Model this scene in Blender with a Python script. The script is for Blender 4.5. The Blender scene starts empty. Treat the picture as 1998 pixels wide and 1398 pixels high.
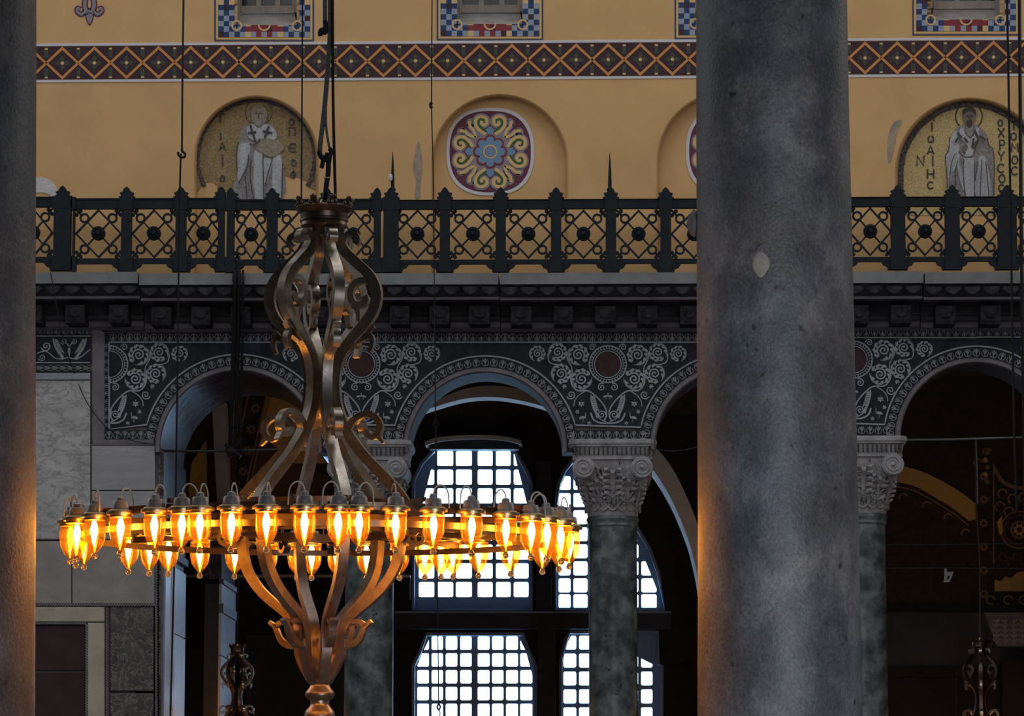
import bpy, bmesh, math, random
from mathutils import Vector, Matrix, Euler
from mathutils.geometry import tessellate_polygon
R = math.radians
random.seed(7)
SC = bpy.context.scene
COL = SC.collection

# ------------------------------------------------------------------ camera, sky, lights, exposure
FPX = 6900.0
PITCH, YAW = R(7.69), R(1.4)
CAM = Vector((46.5*math.tan(YAW), -46.5, 1.6))
CROT = Euler((math.pi/2+PITCH, 0, YAW)).to_matrix()
cd = bpy.data.cameras.new('camera'); co = bpy.data.objects.new('camera', cd); COL.objects.link(co)
co.location = CAM; co.rotation_euler = (math.pi/2+PITCH, 0, YAW)
cd.sensor_fit = 'HORIZONTAL'; cd.sensor_width = 36; cd.lens = FPX/1998*36; cd.clip_end = 400
SC.camera = co
w = bpy.data.worlds.new('daylight'); SC.world = w; w.use_nodes = True
bg = w.node_tree.nodes['Background']; bg.inputs[0].default_value = (0.46, 0.71, 1.0, 1); bg.inputs[1].default_value = 9.5

def area(name, loc, rot, sx, sy, col, power):
    l = bpy.data.lights.new(name, 'AREA'); l.shape = 'RECTANGLE'; l.size = sx; l.size_y = sy
    l.color = col; l.energy = power
    o = bpy.data.objects.new(name, l); COL.objects.link(o); o.location = loc; o.rotation_euler = rot
    return o
area('south_tympanum_daylight', (0, -25.2, 16), (R(80), 0, 0), 22, 9, (0.97, 0.96, 0.96), 680)
area('dome_daylight', (0, -13, 26.5), (0, 0, 0), 24, 20, (0.93, 0.96, 1.0), 2000)
area('near_column_fill', (3.9, -36.5, 2.6), (R(92), 0, R(8)), 2.2, 3.0, (0.84, 0.91, 1.0), 95).data.spread = R(80)  # out-of-view fill lamp added mid-gallery to light the near columns
area('east_apse_daylight', (16.4, -13.5, 13), (R(72), 0, R(90)), 9, 8, (1.0, 0.97, 0.92), 560)
area('west_daylight', (-16.4, -14, 12), (R(74), 0, R(-90)), 9, 8, (0.80, 0.89, 1.0), 560)
SC.view_settings.view_transform = 'Standard'; SC.view_settings.look = 'None'
SC.view_settings.gamma = 1; SC.view_settings.use_curve_mapping = False
SC.view_settings.exposure = 0.0
SC.cycles.use_denoising = True
SC.cycles.sample_clamp_indirect = 4.0
SC.cycles.max_bounces = 8; SC.cycles.transparent_max_bounces = 16; SC.cycles.caustics_reflective = False; SC.cycles.caustics_refractive = False

# ------------------------------------------------------------------ helpers
def at(px, py, Y=0.0):
    d = CROT @ Vector(((px-999.0)/FPX, (699.0-py)/FPX, -1.0))
    return CAM + d*((Y-CAM.y)/d.y)
def mpp(px, py, Y=0.0):
    return (at(px+1, py, Y)-at(px, py, Y)).length
def cr(pts, n=6, closed=False):
    out = []; N = len(pts)
    rng = range(N if closed else N-1)
    g = (lambda i: pts[i % N]) if closed else (lambda i: pts[max(0, min(N-1, i))])
    for i in rng:
        p0, p1, p2, p3 = g(i-1), g(i), g(i+1), g(i+2)
        for k in range(n):
            t = k/n
            out.append(tuple(0.5*((2*b)+(-a+c)*t+(2*a-5*b+4*c-d)*t*t+(-a+3*b-3*c+d)*t**3) for a, b, c, d in zip(p0, p1, p2, p3)))
    if not closed: out.append(tuple(pts[-1]))
    return out
def arc(cx, cy, r, a0, a1, n=24, ry=None):
    ry = ry or r
    return [(cx+r*math.cos(R(a0+(a1-a0)*i/n)), cy-ry*math.sin(R(a0+(a1-a0)*i/n))) for i in range(n+1)]
def rect(x0, y0, x1, y1): return [(x0, y0), (x1, y0), (x1, y1), (x0, y1)]
def rrect(x0, y0, x1, y1, r=4):
    return arc(x1-r, y0+r, r, 0, 90, 3)+arc(x0+r, y0+r, r, 90, 180, 3)+arc(x0+r, y1-r, r, 180, 270, 3)+arc(x1-r, y1-r, r, 270, 360, 3)
def area2(p): return 0.5*sum(p[i][0]*p[(i+1) % len(p)][1]-p[(i+1) % len(p)][0]*p[i][1] for i in range(len(p)))
def clip(poly, cl):
    """convex clip"""
    if area2(cl) < 0: cl = cl[::-1]
    out = poly
    for i in range(len(cl)):
        a, b = cl[i], cl[(i+1) % len(cl)]
        ins = lambda p: (b[0]-a[0])*(p[1]-a[1])-(b[1]-a[1])*(p[0]-a[0]) >= 0
        res = []
        for j in range(len(out)):
            p, q = out[j], out[(j+1) % len(out)]
            if ins(p): res.append(p)
            if ins(p) != ins(q):
                d1 = (b[0]-a[0])*(p[1]-a[1])-(b[1]-a[1])*(p[0]-a[0]); d2 = (b[0]-a[0])*(q[1]-a[1])-(b[1]-a[1])*(q[0]-a[0])
                t = d1/(d1-d2); res.append((p[0]+(q[0]-p[0])*t, p[1]+(q[1]-p[1])*t))
        out = res
        if not out: return []
    return out

class MB:
    def __init__(s): s.v = []; s.f = []; s.m = []
    def add(s, vs, fs, mi=0):
        b = len(s.v); s.v += [Vector(v) for v in vs]
        for f in fs: s.f.append(tuple(b+i for i in f)); s.m.append(mi)
        return s
    def box(s, a, b, mi=0):
        x0, y0, z0 = a; x1, y1, z1 = b
        return s.add([(x0,y0,z0),(x1,y0,z0),(x1,y1,z0),(x0,y1,z0),(x0,y0,z1),(x1,y0,z1),(x1,y1,z1),(x0,y1,z1)],
              [(0,3,2,1),(4,5,6,7),(0,1,5,4),(1,2,6,5),(2,3,7,6),(3,0,4,7)], mi)
    def prism(s, loops3, off, mi=0, back=True):
        """loops3: list of (2D loops , mapped 3D loops); extrude by vector off"""
        l2, l3 = loops3
        flat2 = [Vector((p[0], p[1], 0)) for l in l2 for p in l]; flat3 = [p for l in l3 for p in l]
        tris = tessellate_polygon([[Vector((p[0], p[1], 0)) for p in l] for l in l2])
        n = len(flat3); off = Vector(off)
        vs = flat3+[p+off for p in flat3]
        fs = [tuple(t) for t in tris]
        if back: fs += [tuple(n+i for i in reversed(t)) for t in tris]
        b = 0
        for l in l2:
            k = len(l)
            for i in range(k):
                j = (i+1) % k; fs.append((b+i, b+j, n+b+j, n+b+i))
            b += k
        return s.add(vs, fs, mi)
    def plate(s, loops, Y=0.0, t=0.02, mi=0, back=False, fn=None):
        """pixel loops on plane Y, thickness t going into +Y"""
        if loops and not isinstance(loops[0][0], (tuple, list)): loops = [loops]
        f = fn or (lambda x, y: at(x, y, Y))
        return s.prism((loops, [[f(*p) for p in l] for l in loops]), (0, t, 0), mi, back)
    def ribbon(s, pts, w, Y=0.0, t=0.01, mi=0, closed=False, fn=None):
        n = len(pts); ws = w if isinstance(w, (list, tuple)) else [w]*n
        if len(ws) != n: ws = [ws[0]+(ws[-1]-ws[0])*i/(n-1) for i in range(n)]
        L, Rr = [], []
        for i in range(n):
            a = pts[i-1] if (i or closed) else pts[0]; b = pts[(i+1) % n] if (i < n-1 or closed) else pts[-1]
            dx, dy = b[0]-a[0], b[1]-a[1]; q = math.hypot(dx, dy) or 1; nx, ny = -dy/q*ws[i]/2, dx/q*ws[i]/2
            L.append((pts[i][0]+nx, pts[i][1]+ny)); Rr.append((pts[i][0]-nx, pts[i][1]-ny))
        f = fn or (lambda x, y: at(x, y, Y)); o = Vector((0, t, 0))
        l3 = [f(*p) for p in L]; r3 = [f(*p) for p in Rr]
        vs = l3+r3+[p+o for p in l3]+[p+o for p in r3]; fs = []
        for i in range(n if closed else n-1):
            j = (i+1) % n
            fs += [(i, j, n+j, n+i), (i, 2*n+i, 2*n+j, j), (n+i, n+j, 3*n+j, 3*n+i)]
        if not closed: fs += [(0, n, 3*n, 2*n), (n-1, 3*n-1, 4*n-1, 2*n-1)]
        return s.add(vs, fs, mi)
    def lathe(s, prof, c=(0,0,0), seg=24, mi=0, cap=True):
        c = Vector(c); vs = []; fs = []
        for r, z in prof:
            for k in range(seg): a = 2*math.pi*k/seg; vs.append(c+Vector((r*math.cos(a), r*math.sin(a), z)))
        for i in range(len(prof)-1):
            for k in range(seg):
                j = (k+1) % seg; fs.append((i*seg+k, i*seg+j, (i+1)*seg+j, (i+1)*seg+k))
        if cap: fs += [tuple(range(seg))[::-1], tuple((len(prof)-1)*seg+k for k in range(seg))]
        return s.add(vs, fs, mi)
    def tube(s, pts, r, seg=8, mi=0, closed=False):
        pts = [Vector(p) for p in pts]; n = len(pts); rs = r if isinstance(r, (list, tuple)) else [r]*n
        vs = []; fs = []; up = None
        for i in range(n):
            a = pts[i-1] if (i or closed) else pts[0]; b = pts[(i+1) % n] if (i < n-1 or closed) else pts[-1]
            d = (b-a).normalized()
            if up is None: up = Vector((0,1,0)) if abs(d.y) < .9 else Vector((1,0,0))
            u = (up-d*up.dot(d)).normalized(); up = u; v = d.cross(u)
            for k in range(seg):
                q = 2*math.pi*k/seg; vs.append(pts[i]+(u*math.cos(q)+v*math.sin(q))*rs[i])
        for i in range(n if closed else n-1):
            i2 = (i+1) % n
            for k in range(seg):
                j = (k+1) % seg; fs.append((i*seg+k, i*seg+j, i2*seg+j, i2*seg+k))
        if not closed: fs += [tuple(range(seg))[::-1], tuple((n-1)*seg+k for k in range(seg))]
        return s.add(vs, fs, mi)
    def loft(s, rings, mi=0, closed=True, cap=False):
        n = len(rings[0]); vs = [p for r in rings for p in r]; fs = []
        for i in range(len(rings)-1):
            for k in range(n if closed else n-1):
                j = (k+1) % n; fs.append((i*n+k, i*n+j, (i+1)*n+j, (i+1)*n+k))
        if cap: fs += [tuple(range(n))[::-1], tuple((len(rings)-1)*n+k for k in range(n))]
        return s.add(vs, fs, mi)
    def sweep(s, rz, w, t, mi=0, w1=None):
        """flat bar along a polyline in the x-z plane: w in plane, t across (y)"""
        n = len(rz); vs = []; fs = []
        for i in range(n):
            a = rz[max(0, i-1)]; b = rz[min(n-1, i+1)]; dx, dz = b[0]-a[0], b[1]-a[1]; q = math.hypot(dx, dz) or 1
            ww = w if w1 is None else w+(w1-w)*i/(n-1)
            nx, nz = -dz/q*ww/2, dx/q*ww/2; x, z = rz[i]
            vs += [(x+nx, -t/2, z+nz), (x+nx, t/2, z+nz), (x-nx, t/2, z-nz), (x-nx, -t/2, z-nz)]
        for i in range(n-1):
            for k in range(4): j = (k+1) % 4; fs.append((i*4+k, i*4+j, i*4+4+j, i*4+4+k))
        fs += [(3,2,1,0), tuple((n-1)*4+k for k in range(4))]
        return s.add(vs, fs, mi)
    def sphere(s, c, r, seg=12, rings=8, mi=0, sc=(1,1,1)):
        prof = [(r*math.sin(math.pi*i/rings)*1.0, -r*math.cos(math.pi*i/rings)) for i in range(rings+1)]
        prof[0] = (r*.02, -r); prof[-1] = (r*.02, r)
        b = len(s.v); s.lathe(prof, (0,0,0), seg, mi)
        for v in s.v[b:]: v.x *= sc[0]; v.y *= sc[1]; v.z *= sc[2]; v += Vector(c)
        return s
    def mesh(s, name, mats, off=None, smooth=None):
        me = bpy.data.meshes.new(name)
        vs = [v-off for v in s.v] if off is not None else s.v
        me.from_pydata([tuple(v) for v in vs], [], s.f)
        mats = mats if isinstance(mats, (list, tuple)) else [mats]
        for m in mats: me.materials.append(m)
        if len(mats) > 1: me.polygons.foreach_set('material_index', s.m)
        bm = bmesh.new(); bm.from_mesh(me); bmesh.ops.recalc_face_normals(bm, faces=bm.faces); bm.to_mesh(me); bm.free()
        if smooth:
            me.polygons.foreach_set('use_smooth', [True]*len(me.polygons)); me.set_sharp_from_angle(angle=R(smooth))
        me.update(); return me

def wl(o):
    p = Vector((0,0,0))
    while o: p += o.location; o = o.parent
    return p
def obj(name, mb, mats, parent=None, smooth=None, origin=None):
    """world coordinates in mb; parent chain has only translations at build time"""
    base = wl(parent) if parent else Vector((0,0,0))
    off = Vector(origin) if origin is not None else base
    me = mb.mesh(name, mats, off, smooth)
    o = bpy.data.objects.new(name, me); COL.objects.link(o)
    if parent: o.parent = parent
    o.location = off-base
    return o
def inst(name, me, parent, loc, rot=(0,0,0), scale=(1,1,1)):
    o = bpy.data.objects.new(name, me); COL.objects.link(o)
    if parent: o.parent = parent; loc = Vector(loc)-wl(parent)
    o.location = loc; o.rotation_euler = rot; o.scale = scale if isinstance(scale, (tuple, list)) else (scale,)*3
    return o
def tag(o, label, cat, group=None):
    o['label'] = label; o['category'] = cat
    if group: o['group'] = group
    return o
def thing(name, loc, label, cat, group=None):
    o = bpy.data.objects.new(name, None); COL.objects.link(o); o.location = loc; o.empty_display_size = .1
    return tag(o, label, cat, group)
def struct(o): o['kind'] = 'structure'; return o
def sgroup(name, loc=(0,0,0)):
    o = bpy.data.objects.new(name, None); COL.objects.link(o); o.location = loc
    return struct(o)
def copy_tree(o, parent=None):
    c = o.copy(); COL.objects.link(c); c.parent = parent
    for ch in list(o.children): copy_tree(ch, c)
    return c
def px_inst(name, me, parent, px, py, Y, size, ang=0, mirror=False, asp=1.0):
    """flat ornament prototype (unit in local XZ) put on the wall plane at a point; size in wall pixels"""
    s = size*mpp(px, py, Y)
    return inst(name, me, parent, at(px, py, Y), (0, -R(ang), 0), ((-s if mirror else s)*asp, 1, s))

# ------------------------------------------------------------------ materials
def nodes(m):
    m.use_nodes = True; nt = m.node_tree; return nt, nt.nodes['Principled BSDF']
def mat(name, c, rough=.6, metal=0.0, c2=None, scale=6.0, detail=6, stretch=(1,1,1), bump=0.0, bscale=30, c3=None, ramp=(.35,.65), spec=.5, veins=None, vscale=1.5, spots=None, sscale=20, distort=0.0, rr=0, vamt=.7, fine=None, tint=None):
    m = bpy.data.materials.new(name); nt, b = nodes(m); L = nt.links
    b.inputs['Base Color'].default_value = (*c, 1); b.inputs['Roughness'].default_value = rough; b.inputs['Metallic'].default_value = metal
    b.inputs['Specular IOR Level'].default_value = spec
    if c2 is None and not bump and not veins and not spots: return m
    geo = nt.nodes.new('ShaderNodeNewGeometry'); mp = nt.nodes.new('ShaderNodeMapping'); L.new(geo.outputs['Position'], mp.inputs[0])
    mp.inputs['Scale'].default_value = stretch
    col = None
    if c2 is not None:
        n = nt.nodes.new('ShaderNodeTexNoise'); n.inputs['Scale'].default_value = scale; n.inputs['Detail'].default_value = detail; n.inputs['Roughness'].default_value = .62
        n.inputs['Distortion'].default_value = distort; L.new(mp.outputs[0], n.inputs['Vector'])
        r = nt.nodes.new('ShaderNodeValToRGB'); e = r.color_ramp.elements
        e[0].position = ramp[0]; e[0].color = (*c, 1); e[1].position = ramp[1]; e[1].color = (*c2, 1)
        if c3 is not None: k = e.new((ramp[0]+ramp[1])/2); k.color = (*c3, 1)
        L.new(n.outputs[0], r.inputs[0]); col = r.outputs[0]
        if rr:
            mr = nt.nodes.new('ShaderNodeMapRange'); mr.inputs[3].default_value = rough-rr; mr.inputs[4].default_value = rough+rr
            L.new(n.outputs[0], mr.inputs[0]); L.new(mr.outputs[0], b.inputs['Roughness'])
    def over(fac, colr):
        nonlocal col
        mx = nt.nodes.new('ShaderNodeMix'); mx.data_type = 'RGBA'
        L.new(fac, mx.inputs[0])
        if col is None: mx.inputs[6].default_value = (*c, 1)
        else: L.new(col, mx.inputs[6])
        mx.inputs[7].default_value = (*colr, 1); col = mx.outputs[2]
    if veins:
        n = nt.nodes.new('ShaderNodeTexNoise'); n.inputs['Scale'].default_value = vscale; n.inputs['Detail'].default_value = 9; n.inputs['Distortion'].default_value = 1.2
        n.inputs['Roughness'].default_value = .6
        L.new(mp.outputs[0], n.inputs['Vector'])
        r = nt.nodes.new('ShaderNodeValToRGB'); e = r.color_ramp.elements; e[0].position = .46; e[0].color = (0,0,0,1); e[1].position = .54; e[1].color = (0,0,0,1)
        k = e.new(.5); k.color = (vamt,vamt,vamt,1); L.new(n.outputs[0], r.inputs[0]); over(r.outputs[0], veins)
    if spots:
        n = nt.nodes.new('ShaderNodeTexNoise'); n.inputs['Scale'].default_value = sscale; n.inputs['Detail'].default_value = 3; L.new(mp.outputs[0], n.inputs['Vector'])
        r = nt.nodes.new('ShaderNodeValToRGB'); e = r.color_ramp.elements; e[0].position = .66; e[0].color = (0,0,0,1); e[1].position = .73; e[1].color = (1,1,1,1)
        L.new(n.outputs[0], r.inputs[0]); over(r.outputs[0], spots)
    for (sc_, am_, cl_) in (((fine[0], fine[1], None),) if fine else ())+(((1.1, .8, tint),) if tint else ()):
        n = nt.nodes.new('ShaderNodeTexNoise'); n.inputs['Scale'].default_value = sc_; n.inputs['Detail'].default_value = 8 if cl_ is None else 4; n.inputs['Roughness'].default_value = .7; L.new(mp.outputs[0], n.inputs['Vector'])
        r = nt.nodes.new('ShaderNodeValToRGB'); e = r.color_ramp.elements; e[0].position = .38; e[1].position = .64
        e[0].color = (1-am_,)*3+(1,) if cl_ is None else (*cl_, 1); e[1].color = (1+am_*.6,)*3+(1,) if cl_ is None else (1.08,1.0,.94,1)
        mx = nt.nodes.new('ShaderNodeMix'); mx.data_type = 'RGBA'; mx.blend_type = 'MULTIPLY'; mx.inputs[0].default_value = 1; L.new(n.outputs[0], r.inputs[0])
        L.new(col, mx.inputs[6]); L.new(r.outputs[0], mx.inputs[7]); col = mx.outputs[2]
    if col is not None: L.new(col, b.inputs['Base Color'])
    if bump:
        n = nt.nodes.new('ShaderNodeTexNoise'); n.inputs['Scale'].default_value = bscale; n.inputs['Detail'].default_value = 5; L.new(mp.outputs[0], n.inputs['Vector'])
        bp = nt.nodes.new('ShaderNodeBump'); bp.inputs['Strength'].default_value = bump; bp.inputs['Distance'].default_value = .02
        L.new(n.outputs[0], bp.inputs['Height']); L.new(bp.outputs[0], b.inputs['Normal'])
    return m
M = {}
M['ochre'] = mat('ochre_plaster', (.575,.355,.155), .8, c2=(.655,.41,.185), scale=1.3, bump=.12, bscale=14)
M['ochre2'] = mat('ochre_plaster_patch', (.66,.45,.16), .8, c2=(.7,.5,.2), scale=4)
M['white_paint'] = mat('white_painted_line', (.62,.60,.64), .8)
M['loss'] = mat('bare_white_plaster', (.55,.53,.52), .9, c2=(.7,.68,.66), scale=9, bump=.5)
M['scuff'] = mat('grey_scuffed_plaster', (.42,.33,.22), .9, c2=(.25,.22,.19), scale=12)
M['fr_dark'] = mat('frieze_dark', (.026,.017,.021), .8, c2=(.042,.024,.028), scale=7)
M['fr_maroon'] = mat('frieze_maroon', (.045,.018,.025), .8)
M['fr_green'] = mat('frieze_green', (.06,.062,.045), .8)
M['orange'] = mat('frieze_orange', (.56,.235,.07), .8, c2=(.62,.28,.09), scale=5)
M['tan'] = mat('painted_tan', (.66,.45,.2), .8)
M['maroon'] = mat('painted_maroon', (.115,.028,.05), .8)
M['green'] = mat('painted_green', (.05,.115,.03), .8)
M['blue'] = mat('painted_blue', (.16,.26,.40), .8)
M['grey_paint'] = mat('painted_grey', (.25,.22,.25), .8)
M['red'] = mat('painted_red', (.22,.03,.035), .8)
M['navy'] = mat('painted_navy', (.018,.045,.13), .8)
M['pale'] = mat('painted_pale_grey', (.28,.32,.40), .8)
M['gold_mos'] = mat('gold_mosaic', (.34,.245,.095), .5, c2=(.62,.48,.22), scale=42, detail=2, c3=(.50,.37,.15), ramp=(.3,.7), bump=.4, bscale=60)
M['gold_mos_dull'] = mat('dull_gold_mosaic', (.17,.115,.055), .6, c2=(.36,.25,.105), scale=36, detail=2, c3=(.26,.18,.075), ramp=(.3,.7), bump=.4, bscale=60)
M['mos_dark'] = mat('dark_mosaic_border', (.03,.026,.028), .7, c2=(.16,.12,.115), scale=30, detail=2, ramp=(.42,.66), bump=.5, bscale=60)
M['robe'] = mat('white_robe_mosaic', (.36,.37,.39), .7, c2=(.50,.50,.52), scale=26, detail=2, bump=.3, bscale=70)
M['robe2'] = mat('grey_robe_mosaic', (.19,.17,.165), .7, c2=(.30,.28,.28), scale=26, detail=2)
M['skin'] = mat('worn_face_mosaic', (.12,.10,.085), .7, c2=(.20,.16,.13), scale=30, detail=2)
M['worn'] = mat('worn_stone_mosaic', (.22,.175,.125), .7, c2=(.32,.26,.19), scale=28, detail=2)
M['ink'] = mat('dark_line_mosaic', (.045,.038,.04), .7)
M['iron'] = mat('dark_painted_iron', (.007,.011,.016), .65, c2=(.012,.017,.023), scale=9, bump=.1, spec=.2)
M['iron2'] = mat('black_iron', (.02,.02,.022), .55)
M['cable'] = mat('black_cable', (.012,.012,.014), .6, spec=.2)
M['rope'] = mat('grey_rope', (.06,.06,.065), .9, c2=(.12,.12,.125), scale=60, bump=.6, bscale=80)
M['slab'] = mat('grey_stone_slab', (.14,.147,.155), .8, c2=(.20,.21,.22), scale=3, bump=.25, bscale=12)
M['cornice'] = mat('dark_grey_marble', (.020,.020,.026), .85, c2=(.050,.049,.058), scale=4, bump=.3, bscale=20)
M['fascia'] = mat('purple_grey_marble', (.105,.095,.118), .7, c2=(.165,.15,.178), scale=2.0, stretch=(.5,1,3), bump=.1)
M['bracket'] = mat('carved_dark_bracket', (.011,.011,.015), .9, c2=(.036,.035,.042), scale=12, bump=.5, bscale=30, spec=.2)
M['leafm'] = mat('dark_leaf_moulding', (.048,.047,.056), .8, c2=(.105,.10,.115), scale=9, spec=.2)
M['core'] = mat('arcade_stone', (.08,.075,.085), .7, c2=(.13,.12,.13), scale=3)
M['field'] = mat('dark_inlay_ground', (.010,.014,.021), .6, c2=(.026,.031,.040), scale=6, spec=.15)
M['inlay'] = mat('pale_inlay_marble', (.255,.275,.32), .6, c2=(.35,.37,.415), scale=8, spec=.2)
M['inlay_dim'] = mat('dim_inlay_marble', (.17,.175,.195), .55, c2=(.25,.25,.275), scale=10)
M['porphyry'] = mat('porphyry_disc', (.034,.017,.02), .6, c2=(.055,.028,.032), scale=20, spec=.2)
M['archiv'] = mat('grey_marble_moulding', (.105,.097,.11), .6, c2=(.175,.163,.178), scale=3, bump=.1)
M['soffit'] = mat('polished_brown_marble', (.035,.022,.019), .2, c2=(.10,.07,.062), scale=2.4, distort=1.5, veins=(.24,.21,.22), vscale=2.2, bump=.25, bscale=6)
M['capital'] = mat('carved_white_marble', (.22,.215,.23), .7, c2=(.36,.35,.36), scale=6, bump=.8, bscale=20)
M['capital_shade'] = mat('painted_drill_shade', (.035,.033,.036), .9)  # dark colour that paints the shade inside drill holes
M['verd'] = mat('green_marble_shaft', (.022,.034,.038), .35, c2=(.16,.185,.19), scale=4.5, detail=10, spots=(.008,.011,.012), sscale=11, c3=(.07,.09,.093), spec=.4)
M['pillar'] = mat('grey_porphyry_shaft', (.075,.073,.08), .52, c2=(.33,.315,.315), scale=3.0, detail=14, c3=(.155,.148,.158), ramp=(.30,.72), stretch=(1,1,.8), bump=.22, bscale=55, spots=(.05,.048,.05), sscale=15, rr=.12, fine=(60, .34), tint=(.62,.72,.80))
M['patch'] = mat('pale_mortar_patch', (.34,.29,.25), .9, c2=(.42,.36,.30), scale=14, bump=.3)
M['marbleA'] = mat('veined_white_marble', (.33,.325,.325), .45, c2=(.48,.47,.46), scale=2.4, detail=12, veins=(.17,.175,.19), vscale=3.0, stretch=(1,1,2.0), vamt=.75, spots=(.24,.24,.25), sscale=9)
M['marbleB'] = mat('grey_marble_slab', (.27,.275,.29), .45, c2=(.36,.36,.375), scale=2.2, detail=10, veins=(.22,.22,.23), vscale=2.0, stretch=(.4,1,1.5), vamt=.4)
M['marbleC'] = mat('warm_grey_marble_slab', (.23,.215,.20), .5, c2=(.31,.29,.27), scale=2.6, detail=10, veins=(.2,.19,.18), vscale=2.2, vamt=.4)
M['cream'] = mat('cream_marble_frame', (.36,.31,.24), .5, c2=(.46,.41,.33), scale=3)
M['purple'] = mat('dark_porphyry_panel', (.034,.016,.019), .6, c2=(.050,.028,.032), scale=3, spec=.2)
M['breccia'] = mat('dark_veined_breccia', (.035,.035,.036), .5, c2=(.085,.08,.075), scale=7, detail=12, veins=(.22,.20,.18), vscale=6.0, vamt=.7)
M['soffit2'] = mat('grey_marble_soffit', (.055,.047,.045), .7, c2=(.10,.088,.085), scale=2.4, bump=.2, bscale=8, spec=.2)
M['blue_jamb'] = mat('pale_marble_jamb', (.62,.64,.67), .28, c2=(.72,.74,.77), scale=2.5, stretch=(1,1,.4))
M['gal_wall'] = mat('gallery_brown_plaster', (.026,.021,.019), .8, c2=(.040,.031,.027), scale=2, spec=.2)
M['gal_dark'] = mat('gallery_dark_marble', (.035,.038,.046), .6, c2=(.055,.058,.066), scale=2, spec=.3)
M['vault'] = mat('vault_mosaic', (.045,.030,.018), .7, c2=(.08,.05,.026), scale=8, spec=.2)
M['gold'] = mat('gold_vault_mosaic', (.74,.42,.09), .6, c2=(.80,.48,.12), scale=20)
M['orn_brown'] = mat('painted_brown_ornament', (.13,.06,.028), .8)
M['orn_tan'] = mat('painted_tan_ornament', (.34,.20,.08), .8)
M['pale_rib'] = mat('pale_plaster_rib', (.66,.58,.48), .8, c2=(.74,.66,.56), scale=4)
M['lattice'] = mat('blue_grey_window_lattice', (.26,.34,.43), .6)  # blue-grey paint, lightened to put the window glare into its colour
M['wood'] = mat('weathered_wood_frame', (.30,.255,.22), .8, c2=(.38,.33,.29), scale=6, stretch=(4,4,.6))
M['sill'] = mat('dusty_sill', (.26,.235,.22), .9, c2=(.36,.33,.31), scale=5)
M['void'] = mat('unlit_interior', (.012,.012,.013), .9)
M['bronze'] = mat('brushed_bronze', (.61,.565,.50), .28, 1.0, c2=(.30,.235,.18), scale=6, bump=.03, bscale=30, rr=.1)
M['bronze_dark'] = mat('dark_bronze', (.17,.115,.085), .38, 1.0, c2=(.10,.07,.055), scale=6)
M['lamplit_bronze'] = mat('dusty_lamplit_bronze', (.38,.29,.24), .36, .9, c2=(.23,.155,.125), scale=8, bump=.1)  # copper tint puts warm lamplight into the colour of the lower arms
M['brass'] = mat('lamp_brass', (.50,.37,.20), .4, 1.0)
M['capgrey'] = mat('grey_lamp_cap', (.30,.27,.26), .45, .6)
M['wire'] = mat('pale_lamp_wire', (.5,.46,.42), .6)
M['floor'] = mat('marble_floor', (.2,.205,.215), .4, c2=(.3,.305,.315), scale=.6)
M['shell'] = mat('far_wall_plaster', (.40,.38,.36), .85, c2=(.34,.32,.30), scale=.5)
M['tagm'] = mat('white_enamel_tag', (.6,.62,.66), .5)
def glass_mat():
    m = bpy.data.materials.new('clear_window_glass'); m.use_nodes = True; nt = m.node_tree; nt.nodes.clear(); L = nt.links
    o = nt.nodes.new('ShaderNodeOutputMaterial'); t = nt.nodes.new('ShaderNodeBsdfTransparent'); g = nt.nodes.new('ShaderNodeBsdfGlossy')
    g.inputs['Roughness'].default_value = .05; t.inputs[0].default_value = (.95,.97,1,1); mx = nt.nodes.new('ShaderNodeMixShader'); mx.inputs[0].default_value = .05
    L.new(t.outputs[0], mx.inputs[1]); L.new(g.outputs[0], mx.inputs[2]); L.new(mx.outputs[0], o.inputs[0]); return m
def amber_mat():
    m = bpy.data.materials.new('amber_lamp_glass'); m.use_nodes = True; nt = m.node_tree; nt.nodes.clear(); L = nt.links
    o = nt.nodes.new('ShaderNodeOutputMaterial'); t = nt.nodes.new('ShaderNodeBsdfTransparent'); t.inputs[0].default_value = (1,.58,.14,1)
    tr = nt.nodes.new('ShaderNodeBsdfTranslucent'); tr.inputs[0].default_value = (1,.36,.03,1)
    g = nt.nodes.new('ShaderNodeBsdfGlossy'); g.inputs['Roughness'].default_value = .16; g.inputs[0].default_value = (1,.8,.5,1)
    lw = nt.nodes.new('ShaderNodeLayerWeight'); lw.inputs[0].default_value = .35
    m1 = nt.nodes.new('ShaderNodeMixShader'); m1.inputs[0].default_value = .03; L.new(t.outputs[0], m1.inputs[1]); L.new(tr.outputs[0], m1.inputs[2])
    mm = nt.nodes.new('ShaderNodeMath'); mm.operation = 'MULTIPLY'; mm.inputs[1].default_value = .28; L.new(lw.outputs['Facing'], mm.inputs[0])
    m2 = nt.nodes.new('ShaderNodeMixShader'); L.new(mm.outputs[0], m2.inputs[0]); L.new(m1.outputs[0], m2.inputs[1]); L.new(g.outputs[0], m2.inputs[2])
    L.new(m2.outputs[0], o.inputs[0]); return m
def emit(name, c, s):
    m = bpy.data.materials.new(name); m.use_nodes = True; nt = m.node_tree; nt.nodes.clear()
    o = nt.nodes.new('ShaderNodeOutputMaterial'); e = nt.nodes.new('ShaderNodeEmission'); e.inputs[0].default_value = (*c, 1); e.inputs[1].default_value = s
    nt.links.new(e.outputs[0], o.inputs[0]); return m
M['drop'] = mat('clear_amber_drop', (.9,.62,.30), .06, spec=.8); M['drop'].node_tree.nodes['Principled BSDF'].inputs['Transmission Weight'].default_value = .9
M['glass'] = glass_mat(); M['amber'] = amber_mat(); M['bulb'] = emit('lit_bulb', (1.0, .64, .26), 105.0)
M['darkglass'] = mat('dark_window_glass', (.012,.014,.016), .15)
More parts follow.
